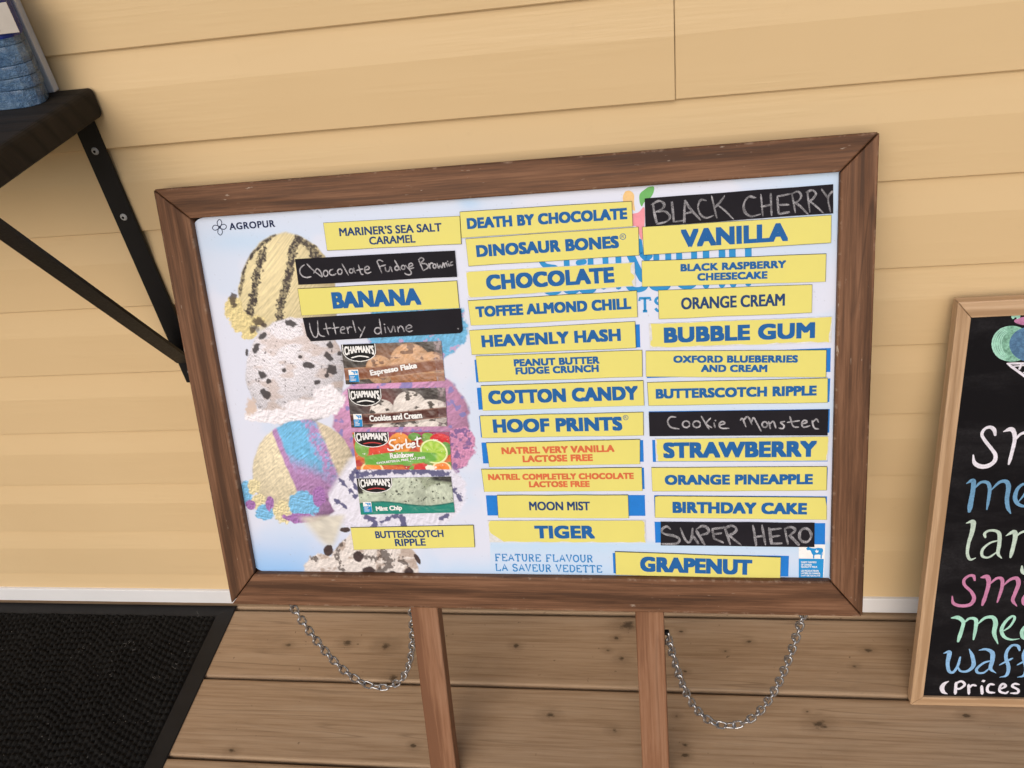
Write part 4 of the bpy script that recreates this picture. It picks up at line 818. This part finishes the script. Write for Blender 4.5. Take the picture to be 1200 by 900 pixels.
def card(kind, quad, label, z, writing):
    zz = PZ + z; P = np.array([SG.at(*q, zz) for q in quad]); c = P.mean(0); P = P - c
    root = tag(empty('product_card', SG.mat() @ T(c[0], c[1], zz)), label, 'product card', 'ice cream product cards on the menu board')
    f = lambda s, t: bil(P, s, t)
    def xy(s, t): return bil(P[:, 0], s, t), bil(P[:, 1], s, t)
    me = grid_print('wrapper_print', xy, 236, 98, lambda s, t, X, Y: paint_card(kind, s, t), .0006)
    co = np.empty(len(me.vertices) * 3); me.vertices.foreach_get('co', co); co = co.reshape(-1, 3)
    co[:, 2] += .0007 * (fbm(co[:, 0] * 90 + 7, co[:, 1] * 90, 300, 3) - .5); me.vertices.foreach_set('co', co.ravel()); me.polygons.foreach_set('use_smooth', [True] * len(me.polygons))
    link('wrapper_print', me, M['film'], root)
    link('card_backing', bm_mesh(prism([P[0], P[3], P[2], P[1]], -.0004, .0001), 'card_backing'), M['white_card'], root)
    # brand badge: dark cup-shaped shield with white rim
    bx0, bx1, by1 = (.02, .34, .42) if kind in ('espresso', 'cookies') else (.03, .37, .38)
    def shield(g_): return [(bx0 - g_, -.005), (bx0 - g_, by1 * .45)] + [((bx0 + bx1) / 2 - (bx1 - bx0 + 2 * g_) / 2 * math.cos(a_), by1 * .45 + (by1 * .55 + g_ * 2.4) * math.sin(a_)) for a_ in np.linspace(.15, math.pi - .15, 9)] + [(bx1 + g_, by1 * .45), (bx1 + g_, -.005)]
    Z = .0012
    Vv = [(*f(*p), Z) for p in shield(.008)]; bad = link('badge_rim', up_faces(mesh('badge_rim', Vv, [tuple(range(len(Vv)))])), M['white_ink'], root)
    Vv = [(*f(*p), Z + .0001) for p in shield(0)]; link('badge', up_faces(mesh('badge', Vv, [tuple(range(len(Vv)))])), M['black_ink'], bad)
    Vv, Ff = [], []; bw = bx1 - bx0
    place_text(Vv, Ff, 'CHAPMAN’S', f(bx0 + .03 * bw, by1 * .67), f(bx1 - .03 * bw, by1 * .67), .0125, Z + .0002, .035, 1.05, .32)
    link('badge_lettering', up_faces(mesh('badge_lettering', Vv, Ff)), M['white_ink'], bad)
    Vv, Ff = [], []; ribbon(Vv, Ff, [f(bx0 + .2 * bw, by1 * .80), f(bx0 + .5 * bw, by1 * .70), f(bx1 - .2 * bw, by1 * .80)], .0016, Z + .0002, 5, 0, .1)
    link('badge_swoosh', up_faces(mesh('badge_swoosh', Vv, Ff)), M['red_ink' if kind in ('sorbet', 'mint') else 'white_ink'], bad)
    Vv, Ff = [], []
    for tx, s0, t0, s1_, t1, h in writing: place_text(Vv, Ff, tx, f(s0, t0), f(s1_, t1), h, Z + .0001, .05)
    if kind == 'sorbet':
        o_ = lambda x, y: f((x - 140 - (y - 90) * .115) / 890, (y - 88) / 345)
        for st in [[(555, 145), (515, 150), (500, 180), (540, 205), (545, 235), (500, 240), (485, 225)], [(585, 185), (560, 200), (565, 230), (590, 225), (595, 195), (580, 185)], [(610, 190), (618, 225)], [(614, 200), (640, 180)], [(650, 140), (660, 215)], [(660, 190), (690, 180), (690, 210), (662, 216)], [(700, 200), (730, 185), (720, 172), (702, 190), (712, 215), (740, 205)], [(752, 120), (758, 195), (775, 205)], [(735, 145), (785, 130)]]:
            ribbon(Vv, Ff, [o_(*q) for q in st], .0022, Z + .0001 + .00001 * len(Ff) / 10, 5, 0, .8)
    link('product_name', up_faces(mesh('product_name', Vv, Ff)), M['white_ink'], root)
    if kind != 'sorbet':
        r = dict(espresso=(.045, .63, .145, .94), cookies=(.035, .64, .125, .97), mint=(.04, .64, .13, .93))[kind]
        milk_mark(lambda s, t: f(r[0] + (r[2] - r[0]) * s, r[1] + (r[3] - r[1]) * t), .0145, root, Z, False)
card('espresso', [(399.7, 403.8), (517, 399.7), (521.6, 446.3), (405.5, 450.4)], 'brown wrapped product card reading Espresso Flake, topmost of four', .0010, [('Espresso Flake', .27, .84, .745, .685, .0095)])
card('cookies', [(407.3, 456), (521.6, 454.3), (524, 499.3), (412, 501)], 'dark red wrapped product card reading Cookies and Cream', .0010, [('Cookies and Cream', .205, .845, .755, .775, .0085)])
card('sorbet', [(412.9, 506.5), (526.6, 505.9), (529.2, 550), (418, 550)], 'colourful fruit wrapped product card reading Sorbet Rainbow', .0010, [('Rainbow', .375, .70, .625, .66, .0075), ('CHOLESTEROL FREE  FAT FREE', .225, .85, .74, .70, .003)])
card('mint', [(418, 560.8), (528.5, 558.3), (533, 600.4), (423, 603)], 'pale green wrapped product card reading Mint Chip, lowest of four', .0010, [('Mint Chip', .175, .94, .455, .925, .0088)])

# ------------------------------------------------------------------ chains
def link_mesh(L_=.0152, W_=.0096, r=.0016, nn=20, m_=6):
    V, Fc = [], []
    for i in range(nn):
        t = 2 * math.pi * i / nn; sl = (L_ - W_) / 2
        c = np.array((W_ / 2 * math.cos(t) + (sl if math.cos(t) > 0 else -sl), (W_ / 2) * math.sin(t), 0.0012 * math.sin(2 * t)))
        nrm = np.array((math.cos(t), math.sin(t), 0))
        for j in range(m_):
            a_ = 2 * math.pi * j / m_; V.append(c + r * (nrm * math.cos(a_) + np.array((0, 0, 1)) * math.sin(a_)))
    for i in range(nn):
        for j in range(m_): Fc.append((i * m_ + j, ((i + 1) % nn) * m_ + j, ((i + 1) % nn) * m_ + (j + 1) % m_, i * m_ + (j + 1) % m_))
    return mesh('link', V, Fc, True)
LM = link_mesh(); LM.materials.append(M['chain'])
def hang(A, B, slack):
    """catenary from A to B (world)"""
    A, B = np.array(A), np.array(B); d = B - A; hz = np.hypot(d[0], d[1]); Lc = slack; hu = np.array((d[0], d[1], 0)) / hz
    lo, hi = .01, 5.0; tgt = math.sqrt(max(Lc ** 2 - d[2] ** 2, 1e-9)) / hz
    k = 1e-3
    while math.sinh(k) / k < tgt: k *= 1.01
    a = hz / 2 / k; xm = hz / 2 - a * math.asinh(d[2] / (2 * a * math.sinh(k)))
    f = lambda x: a * math.cosh((x - xm) / a); xs = np.linspace(0, hz, 400)
    P = np.array([A + hu * x + np.array((0, 0, f(x) - f(0))) for x in xs]); return P
def chain(A, B, length, label):
    P = hang(A, B, length); s = np.r_[0, np.cumsum(np.linalg.norm(np.diff(P, axis=0), axis=1))]; n = int(s[-1] / .0122)
    root = tag(empty('chain', T(*A)), label, 'chain', 'chains under the menu sign')
    side = np.cross((B - A) / np.linalg.norm(B - A), (0, 0, 1)); side /= np.linalg.norm(side)
    for i in range(n):
        q = (i + .5) / n * s[-1]; p = np.array([np.interp(q, s, P[:, k]) for k in range(3)]); q2 = min(q + .002, s[-1]); p2 = np.array([np.interp(q2, s, P[:, k]) for k in range(3)])
        p0 = np.array([np.interp(max(q - .002, 0), s, P[:, k]) for k in range(3)])
        t = p2 - p0; t /= np.linalg.norm(t); n1 = np.cross(t, side); n1 /= np.linalg.norm(n1); s1_ = np.cross(n1, t)
        tw = math.radians((42 if i % 2 else -42) + random.uniform(-14, 14) + 10); yv = s1_ * math.cos(tw) + n1 * math.sin(tw); zv = np.cross(t, yv)
        lk = bpy.data.objects.new('link', LM); COL.objects.link(lk); lk.parent = root
        Mx = Matrix.Identity(4); pp = p - A
        for k in range(3): Mx[k][0], Mx[k][1], Mx[k][2], Mx[k][3] = t[k], yv[k], zv[k], pp[k]
        lk.matrix_basis = Mx
    return root
def sgw(u, v, z):
    x, y = SG.at(u, v, z); return SG.o + SG.ex * x + SG.ey * y + SG.ez * z
def eye(p, nm='screw_eye'):
    V, Fc = [], []
    o = link(nm, bm_mesh(box(-.003, .003, -.003, .003, -.003, .003, .0012, 2), nm), M['iron'], sign); o.matrix_basis = SG.mat().inverted() @ T(*p)
A1, B1 = sgw(339, 705, -.026), sgw(481.5, 706, -.034)
chain(A1, B1, .47, 'galvanised chain hanging under the left end of the menu sign')
A2, B2 = sgw(781.5, 741, -.034), sgw(942, 716, -.026)
chain(A2, B2, .53, 'galvanised chain hanging from the right leg under the menu sign')
eye(A2); eye(B1)

# ------------------------------------------------------------------ chalkboard
bb = hit(1063, 816, 2, 0.0); bt = hit(1108, 351, 1, -.016); bf = hit(1068, 828, 2, 0.0); br_ = hit(1200, 831, 2, 0.0)
CB0 = Plane(bb, (br_ - bf), bt - bb)
CT = .0172
CB = Plane(bb + CB0.ez * CT, CB0.ex, CB0.ey)       # front face of the frame
Hc = np.linalg.norm(bt - bb); Wc = .475
i1, i2 = CB.at(1131, 371.6, -.004), CB.at(1086, 815, -.004); o1 = CB.at(1113, 355); 
fl = (i1[0] + i2[0]) / 2; fb = i2[1]; ft = max(.016, o1[1] - i1[1]); Ht = o1[1]
board = tag(empty('chalkboard', CB.mat()), 'black menu chalkboard in pale oak frame leaning beside the big sign', 'chalkboard')
def crail(nm, a, b, c, d, mt): link(nm, bm_mesh(prism([a, b, c, d], -CT, 0, .0012, 2), nm), M[mt], board)
gg = .0002
crail('frame_stile', (0, Ht - gg), (0, gg), (fl, fb + gg), (fl, Ht - ft - gg), 'oak')
crail('frame_stile', (Wc, Ht - gg), (Wc - fl, Ht - ft - gg), (Wc - fl, fb + gg), (Wc, gg), 'oak')
crail('frame_rail', (gg, 0), (Wc - gg, 0), (Wc - fl - gg, fb), (fl + gg, fb), 'oak_h')
crail('frame_rail', (gg, Ht), (fl + gg, Ht - ft), (Wc - fl - gg, Ht - ft), (Wc - gg, Ht), 'oak_h')
CZ = -.004
link('writing_surface', bm_mesh(box(fl - .004, Wc - fl + .004, fb - .004, Ht - ft + .004, CZ - .004, CZ), 'writing_surface'), M['blackboard'], board)
def cb(org, sc): return lambda x, y: CB.at(org[0] + x * sc, org[1] + y * sc, CZ)
ZC = [0]
def brush(V, Fc, f, pts, wd, sc, jit=.05, taper=.55):
    ZC[0] += 1; ribbon(V, Fc, [f(*q) for q in pts], [q * sc * .00108 for q in wd] if not np.isscalar(wd) else wd * sc * .00108, CZ + .0002 + .00001 * (ZC[0] % 30), 8, jit, taper)
def word(name, mat, jobs):
    V, Fc = [], []
    for f, sc, strokes in jobs:
        for pts, wd in strokes: brush(V, Fc, f, pts, wd, sc)
    link(name, up_faces(mesh(name, V, Fc)), M[mat], board)
def sh(strokes, dx, dy=0, k=1.0): return [([(x * k + dx, y * k + dy) for x, y in p], w_) for p, w_ in strokes]
k6, k7, k8 = .14451, .15559, .13333
f6, f7, f8 = cb((1100, 480), k6), cb((1090, 600), k7), cb((1090, 710), k8)
A_ = [([(415, 190), (410, 162), (440, 140), (490, 140), (520, 165), (520, 240), (510, 310), (537, 347)], [26, 22, 20, 24, 30, 30, 26, 14]), ([(515, 212), (450, 232), (395, 280), (393, 330), (440, 340), (505, 298)], [14, 18, 22, 22, 18, 14])]
L_ = [([(272, 82), (322, 74), (315, 150), (290, 230), (280, 310), (300, 356), (342, 345)], [14, 40, 34, 26, 24, 22, 12])]
S1 = [([(458, 205), (450, 165), (420, 142), (375, 155), (350, 200), (375, 250), (430, 320), (460, 370), (450, 420), (400, 455), (340, 460), (290, 430), (280, 368)], [36, 34, 28, 24, 24, 26, 28, 30, 34, 40, 40, 34, 20])]
R1 = [([(526, 178), (580, 158), (608, 178), (616, 245), (590, 360), (568, 442)], [14, 40, 34, 30, 28, 28]), ([(618, 250), (655, 205), (692, 188), (730, 195), (742, 240), (725, 340), (715, 432)], [16, 22, 26, 28, 28, 26, 24])]
R2 = [([(740, 260), (790, 200), (835, 200), (845, 260), (830, 360), (850, 440)], [16, 22, 28, 30, 28, 18])]
word('chalk_word', 'marker_white', [(f6, k6, S1 + R1 + R2), (f6, k6, sh(A_, 500, 60, .95) + sh(L_, 800, 40, 1.15) + sh(L_, 930, 40, 1.15))])
E_ = [([(650, 742), (692, 690), (712, 640), (690, 602), (640, 640), (618, 710), (640, 762), (692, 782), (745, 765)], [16, 18, 20, 22, 28, 34, 30, 24, 12])]
M6 = [([(226, 598), (278, 575), (278, 650), (262, 740), (248, 825)], [12, 40, 36, 40, 44]), ([(290, 640), (340, 590), (395, 592), (413, 640), (405, 720), (390, 808)], [14, 24, 30, 30, 26, 20]), ([(422, 655), (490, 590), (545, 582), (566, 625), (553, 720), (560, 790), (582, 840)], [14, 26, 34, 38, 34, 32, 18])]
D_ = [([(880, 600), (810, 620), (775, 690), (790, 770), (840, 780), (890, 700)], [18, 24, 32, 30, 22, 16]), ([(915, 470), (895, 620), (885, 740), (920, 790)], [34, 32, 30, 14])]
I_ = [([(970, 600), (985, 610), (970, 720), (985, 790), (1010, 780)], [14, 32, 30, 24, 12])]
U_ = [([(1050, 610), (1062, 640), (1050, 740), (1080, 785), (1130, 740), (1150, 610)], [16, 32, 30, 26, 22, 20]), ([(1150, 610), (1140, 740), (1170, 795)], [20, 30, 14])]
word('chalk_word', 'marker_blue', [(f6, k6, M6 + E_ + D_ + I_ + U_ + sh(M6, 980))])
word('chalk_word', 'marker_pale', [(f7, k7, L_ + A_ + [([(570, 178), (630, 148), (640, 185), (625, 260), (604, 340)], [10, 38, 34, 30, 30]), ([(640, 192), (670, 162), (707, 145), (735, 155)], [12, 18, 22, 22]),
     ([(820, 170), (770, 150), (735, 200), (745, 270), (790, 270), (830, 200)], [18, 22, 26, 24, 20, 14]), ([(838, 150), (830, 300), (800, 430), (740, 465), (696, 450), (690, 405)], [26, 28, 26, 26, 28, 20])] + sh(E_, 270, -400))])
M7 = [([(385, 492), (430, 488), (440, 540), (420, 620), (393, 700)], [26, 40, 32, 28, 34]), ([(445, 545), (500, 500), (540, 505), (540, 570), (505, 680)], [14, 24, 30, 26, 20]), ([(550, 555), (600, 510), (650, 498), (665, 540), (640, 610), (622, 665), (652, 708)], [14, 24, 34, 34, 30, 28, 16])]
word('chalk_word', 'marker_pink', [(f7, k7, [([(335, 512), (325, 480), (290, 480), (255, 510), (260, 550), (310, 600), (330, 650), (300, 695), (230, 705), (175, 685), (165, 632)], [30, 28, 24, 24, 24, 26, 30, 34, 32, 28, 16])] + M7 + sh(A_, 310, 360) + sh(L_, 620, 330, 1.05) + sh(L_, 720, 330, 1.05))])
M8 = [([(186, 105), (245, 102), (290, 140), (280, 200), (245, 312)], [20, 46, 36, 34, 40]), ([(295, 150), (345, 110), (400, 120), (400, 190), (380, 295)], [16, 28, 38, 34, 26]), ([(415, 162), (480, 106), (550, 100), (575, 150), (562, 240), (595, 332)], [16, 30, 40, 44, 40, 16])]
E8 = [([(640, 222), (700, 180), (742, 112), (720, 90), (660, 140), (627, 210), (650, 270), (710, 295), (785, 288)], [18, 22, 24, 26, 30, 36, 32, 22, 10])]
D8 = [([(900, 160), (840, 175), (806, 225), (818, 280), (870, 285), (910, 230)], [18, 24, 34, 32, 24, 16]), ([(945, 50), (925, 180), (915, 250), (945, 300)], [36, 34, 30, 14])]
word('chalk_word', 'marker_mint', [(f8, k8, M8 + E8 + D8 + sh(I_, 40, -510) + sh(U_, 40, -510) + sh(M8, 1010))])
F8 = [([(785, 388), (770, 350), (722, 345), (678, 390), (665, 450), (688, 540), (670, 608), (612, 625)], [34, 30, 26, 30, 34, 36, 30, 14]), ([(608, 518), (665, 488), (724, 458)], [14, 24, 22])]
W8 = [([(118, 415), (168, 408), (153, 500), (165, 570), (200, 582), (240, 530), (264, 448)], [12, 46, 36, 32, 28, 26, 28]), ([(240, 530), (268, 572), (330, 570), (380, 520), (370, 440), (343, 378)], [16, 24, 30, 40, 36, 16])]
A8 = [([(430, 388), (490, 380), (545, 410), (545, 480), (530, 550), (577, 588)], [18, 28, 44, 42, 34, 12]), ([(540, 478), (470, 500), (410, 550), (418, 585), (470, 585), (525, 542)], [18, 24, 28, 28, 22, 16])]
word('chalk_word', 'marker_sky', [(f8, k8, W8 + A8 + F8 + sh(F8, 155) + sh([([(322, 74), (315, 150), (290, 230), (280, 310), (300, 356), (342, 345)], [40, 34, 26, 24, 22, 12])], 700, 230, .95) + sh(E8, 420, 300))])
word('chalk_word', 'marker_white', [(f8, k8, [([(162, 660), (120, 685), (103, 720), (115, 755), (150, 772)], [12, 38, 46, 38, 12]), ([(228, 672), (220, 775)], 30), ([(226, 680), (275, 662), (303, 692), (262, 726), (226, 726)], 26), ([(338, 690), (340, 775)], 28), ([(340, 722), (372, 695), (405, 702)], 24), ([(452, 702), (457, 775)], 30), ([(466, 655), (470, 664)], 36),
    ([(562, 692), (525, 688), (502, 720), (512, 756), (565, 762)], 28), ([(612, 732), (662, 706), (642, 684), (616, 705), (612, 750), (660, 766), (685, 752)], 26), ([(782, 690), (742, 684), (722, 706), (772, 735), (766, 764), (708, 766)], 26)])])
# cone drawing
fd = cb((1140, 350), .11111); sd_ = .11111
def disc(name, cx, cy, rx, ry, mat, dz):
    V = [(*fd(cx + rx * math.cos(t), cy + ry * math.sin(t)), CZ + dz) for t in np.linspace(0, 2 * math.pi, 48, endpoint=False)]
    link(name, up_faces(mesh(name, V, [tuple(range(48))])), M[mat], board)
disc('drawn_scoop', 412, 475, 210, 190, 'fill_mint', .00015); disc('drawn_scoop', 610, 480, 226, 185, 'fill_blue', .0003); disc('drawn_scoop', 640, 235, 205, 50, 'fill_pink', .00025)
V, Fc = [], []
for cx, cy, rx, ry, z_ in [(412, 475, 205, 186, 0)]:
    for q in (1.0, .86, .72, .58, .45):
        brush(V, Fc, fd, [(cx - 40 + rx * q * math.cos(t) + 40 * q, cy + ry * (.4 + .6 * q) * math.sin(t)) for t in np.linspace(math.radians(110), math.radians(255), 9)], 18 if q == 1 else 11, sd_, .2)
brush(V, Fc, fd, [(425, 205), (430, 180), (480, 185), (470, 205)], 34, sd_)
link('drawn_line', up_faces(mesh('drawn_line', V, Fc)), M['marker_mint'], board)
V, Fc = [], []
for pts, wd in [([(362, 682), (640, 682), (925, 690)], 24), ([(362, 682), (540, 812), (640, 885)], 26), ([(925, 690), (800, 790), (640, 885)], 26), ([(512, 690), (488, 745)], 22), ([(640, 690), (560, 790)], 20), ([(770, 690), (620, 860)], 20), ([(420, 712), (560, 700)], 14), ([(530, 780), (720, 700)], 18), ([(610, 850), (840, 735)], 18)]:
    brush(V, Fc, fd, pts, wd, sd_)
link('drawn_cone', up_faces(mesh('drawn_cone', V, Fc)), M['marker_white'], board)

# ------------------------------------------------------------------ shelf with bracket
SX = -.645
shelf = tag(empty('wall_shelf', T(SX, 0, .91)), 'dark wooden plank shelf on black iron bracket at the left', 'shelf')
link('plank', bm_mesh(box(-1.1, 0, -.245, -.0025, .008, .043, .006, 3), 'plank'), M['shelf'], shelf)
def bracket(xo):
    b = link('bracket', bm_mesh(box(-.0445 + xo, -.0165 + xo, -.006, -.0015, -.390, .0075, .001), 'bracket'), M['iron'], shelf)
    V = []; bm = bmesh.new()
    bm_join(bm, box(-.0445 + xo, -.0165 + xo, -.238, -.006, .003, .0075, .001)); link('top_bar', bm_mesh(bm, 'top_bar'), M['iron'], b)
    P0, P1 = np.array((-.006, -.352)), np.array((-.232, .003)); d = (P1 - P0) / np.linalg.norm(P1 - P0); nn = np.array((-d[1], d[0])) * .0022
    x0, x1 = -.0445 + xo, -.0175 + xo; V = []
    for x in (x0, x1): V += [(x, *(P0 + nn)), (x, *(P1 + nn)), (x, *(P1 - nn)), (x, *(P0 - nn))]
    link('brace', mesh('brace', V, [(0, 1, 2, 3), (7, 6, 5, 4), (0, 4, 5, 1), (1, 5, 6, 2), (2, 6, 7, 3), (3, 7, 4, 0)]), M['iron'], b)
    for z in (-.033, -.122, -.371):
        bm = bmesh.new(); R = .0048
        bmesh.ops.create_cone(bm, cap_ends=True, segments=20, radius1=R, radius2=R * .7, depth=.0016); bmesh.ops.rotate(bm, verts=bm.verts, matrix=Matrix.Rotation(math.pi / 2, 3, 'X')); bmesh.ops.translate(bm, verts=bm.verts, vec=(-.0305 + xo, -.0068, z))
        sc_ = link('screw', bm_mesh(bm, 'screw'), M['zinc'], b)
        bm = bmesh.new(); bmesh.ops.create_cone(bm, cap_ends=True, segments=6, radius1=.0019, radius2=.0019, depth=.0006); bmesh.ops.rotate(bm, verts=bm.verts, matrix=Matrix.Rotation(math.pi / 2, 3, 'X')); bmesh.ops.translate(bm, verts=bm.verts, vec=(-.0305 + xo, -.0077, z))
        me = bm_mesh(bm, 'socket'); me.materials.append(M['dark'])
        bm = bmesh.new(); bm.from_mesh(sc_.data); n0 = len(bm.faces); bm.from_mesh(me); bm.faces.ensure_lookup_table()
        for f_ in bm.faces[n0:]: f_.material_index = 1
        bm.to_mesh(sc_.data); bm.free(); sc_.data.materials.append(M['dark'])
bracket(0); bracket(-.80)
# blue wrapped pack and the white board behind it
a = NT('blue_wrap', .25, .6); n = a.noise(a.obj(), 60, 6, .7, 1.2); n2 = a.noise(a.map(a.obj(), (1, 1, 8)), 20, 4, .6)
a.set('Base Color', a.ramp(a.math('ADD', a.math('MULTIPLY', n, .6), a.math('MULTIPLY', n2, .4)), [(.3, (.02, .06, .15)), (.48, (.075, .16, .30)), (.6, (.15, .25, .39)), (.74, (.45, .54, .64))])); a.set('Coat Weight', .5); a.set('Coat Roughness', .12); cr = a.noise(a.obj(), 95, 5, .75, 2.5); a.bump(a.math('ADD', n, cr), .9, .005); M['wrap'] = a.m
M['band_blue'] = mottled('band_blue', (.012, .03, .24), .3, .3, 80, .6); M['sticker'] = mottled('sticker_paper', (.46, .42, .38), .5, .1, 60)
PKZ = .9532
pack = tag(empty('wrapped_pack', T(-.80, -.035, PKZ)), 'blue plastic wrapped pack with white barcode sticker on the dark shelf', 'pack')
def foot_print(k, j=0.0):
    P = [(-.97, -.067), (-.80, -.068), (-.70, -.067), (-.686, -.064), (-.677, -.057), (-.6745, -.048), (-.679, -.036), (-.690, -.018), (-.700, -.0045), (-.80, -.004), (-.97, -.004)]
    return [((x + .80) * k + random.uniform(-j, j), (y + .035) * k + random.uniform(-j, j)) for x, y in P]
hs = [.020, .013, .013, .020, .024, .024, .024, .024]; zc = 0; bm = bmesh.new()
for i, h in enumerate(hs):
    bm_join(bm, prism(foot_print(.97 if i == 0 else 1.0, .0009), zc, zc + h - .0002, .0010, 2)); zc += h
link('wrapped_stack', bm_mesh(bm, 'wrapped_stack', True), M['wrap'], pack)
s_br, s_tr, s_bl = hit(28, 38, 1, -.0695), hit(17, 1, 1, -.0695), hit(0, 49, 1, -.0695); zb_ = s_br[2] - PKZ
link('printed_band', bm_mesh(prism(foot_print(1.012), zb_ - .006, zb_ + .05, .002, 2), 'printed_band'), M['band_blue'], pack)
sx1 = s_br[0] + .80 - .004; sw = .055; F0 = -.0345 - .0006
st = link('sticker', bm_mesh(box(sx1 - sw, sx1, F0 - .0006, F0, zb_ + .001, s_tr[2] - PKZ), 'sticker'), M['sticker'], pack)
V, Fc = [], []
for i in range(9):
    x = sx1 - .022 - i * .0028 + random.uniform(-.0004, .0004); ww = random.choice((.0006, .0011, .0015)); b = len(V)
    V += [(x, F0 - .0008, zb_ + .004), (x + ww, F0 - .0008, zb_ + .004), (x + ww, F0 - .0008, zb_ + .024), (x, F0 - .0008, zb_ + .024)]; Fc.append((b, b + 1, b + 2, b + 3))
link('barcode', mesh('barcode', V, Fc), M['black_ink'], st)
tag(link('white_board', bm_mesh(box(-.17, .0, -.0055, .0055, 0, .24, .0015), 'white_board'), M['trim'], None, T(-.688, -.009, PKZ)), 'thin white board standing upright between the blue pack and the wall', 'board')

# ------------------------------------------------------------------ door mat
MX1, MY1 = -.7865, -.0035; MX0, MY0 = -1.56, -.66; Bd = .0285
matt = tag(empty('door_mat', T((MX0 + MX1) / 2, (MY0 + MY1) / 2, 0)), 'black ribbed carpet door mat with rubber edge on the deck', 'mat'); ox, oy = (MX0 + MX1) / 2, (MY0 + MY1) / 2
def loopr(i, z): return [(MX0 + i - ox, MY0 + i - oy, z), (MX1 - i - ox, MY0 + i - oy, z), (MX1 - i - ox, MY1 - i - oy, z), (MX0 + i - ox, MY1 - i - oy, z)]
V = loopr(0, .0008) + loopr(.0015, .0025) + loopr(Bd - .003, .0062) + loopr(Bd, .0062) + loopr(Bd + .002, .003); Fc = []
for k in range(4):
    for j in range(4): Fc.append((k * 4 + j, k * 4 + (j + 1) % 4, k * 4 + 4 + (j + 1) % 4, k * 4 + 4 + j))
Fc.append((16, 17, 18, 19)); link('rubber_border', mesh('rubber_border', V, Fc), M['rubber'], matt)
nx, ny = 430, 360; gx = np.linspace(MX0 + Bd, MX1 - Bd, nx); gy = np.linspace(MY0 + Bd, MY1 - Bd, ny); GX, GY = np.meshgrid(gx, gy)
pt = .0096; GXw = GX + .0022 * (fbm(GX * 60, GY * 60, 2, 3) - .5); colm = np.floor(GXw / pt); ph = hashn(colm, colm * 0, 5) * 6.28
nub = np.abs(np.sin(math.pi * GXw / pt)) ** .8 * (.25 + .75 * np.abs(np.sin(math.pi * GY / .0118 + ph)) ** .8)
hz = nub * .0078 * (.55 + .9 * fbm(GX * 45, GY * 45, 8, 3)) + .0038 * (fbm(GX * 330, GY * 330, 6, 3) - .5) + .0030
edge = np.minimum(np.minimum(GX - gx[0], gx[-1] - GX), np.minimum(GY - gy[0], gy[-1] - GY)); hz *= sstep(-.001, .004, edge)
Vg = np.stack([GX - ox, GY - oy, hz + .002], -1).reshape(-1, 3); i = np.arange((nx - 1) * (ny - 1)); r_, c_ = i // (nx - 1), i % (nx - 1); a0 = r_ * nx + c_; Fq = np.stack([a0, a0 + 1, a0 + nx + 1, a0 + nx], 1)
me = bpy.data.meshes.new('carpet_pile'); me.vertices.add(len(Vg)); me.vertices.foreach_set('co', Vg.ravel()); me.loops.add(Fq.size); me.loops.foreach_set('vertex_index', Fq.ravel()); me.polygons.add(len(Fq)); me.polygons.foreach_set('loop_start', np.arange(0, Fq.size, 4)); me.update(calc_edges=True)
link('carpet_pile', me, M['pile'], matt)
V, Fc = [], []
def hair(cx, cy, n, ln, r=.00022):
    for _ in range(n):
        a_ = random.uniform(0, 6.28); x, y = cx + random.uniform(-.006, .006), cy + random.uniform(-.006, .006); pts = []
        for k in range(6): pts.append((x, y, .0092 + random.uniform(0, .0012))); a_ += random.uniform(-.9, .9); x += ln / 6 * math.cos(a_); y += ln / 6 * math.sin(a_)
        for p, q in zip(pts[:-1], pts[1:]):
            p, q = np.array(p), np.array(q); d = q - p; s_ = np.cross(d, (0, 0, 1)); s_ = s_ / (np.linalg.norm(s_) + 1e-9) * r; b = len(V)
            V.extend([p - s_, p + s_, q + s_, q - s_, p + (0, 0, r), q + (0, 0, r)]); Fc.extend([(b, b + 4, b + 5, b + 3), (b + 4, b + 1, b + 2, b + 5)])
for (u, v), n in {(150, 752): 4, (157, 758): 3, (135, 790): 2, (183, 795): 3, (230, 722): 2, (97, 760): 2, (222, 750): 1, (208, 780): 2, (46, 813): 2, (153, 765): 2}.items():
    p = hit(u, v, 2, .009); hair(p[0], p[1], n, .010, .00014)
for _ in range(150): hair(random.uniform(-1.3, MX1 - .04), random.uniform(-.36, -.04), 1, random.uniform(.0006, .0028), random.uniform(.00015, .0004))
tag(link('lint', mesh('lint', V, Fc), M['lint']), 'pale lint and fluff scattered on the black mat', 'lint', kind='stuff')
for o in STRIPS: del o['_c']
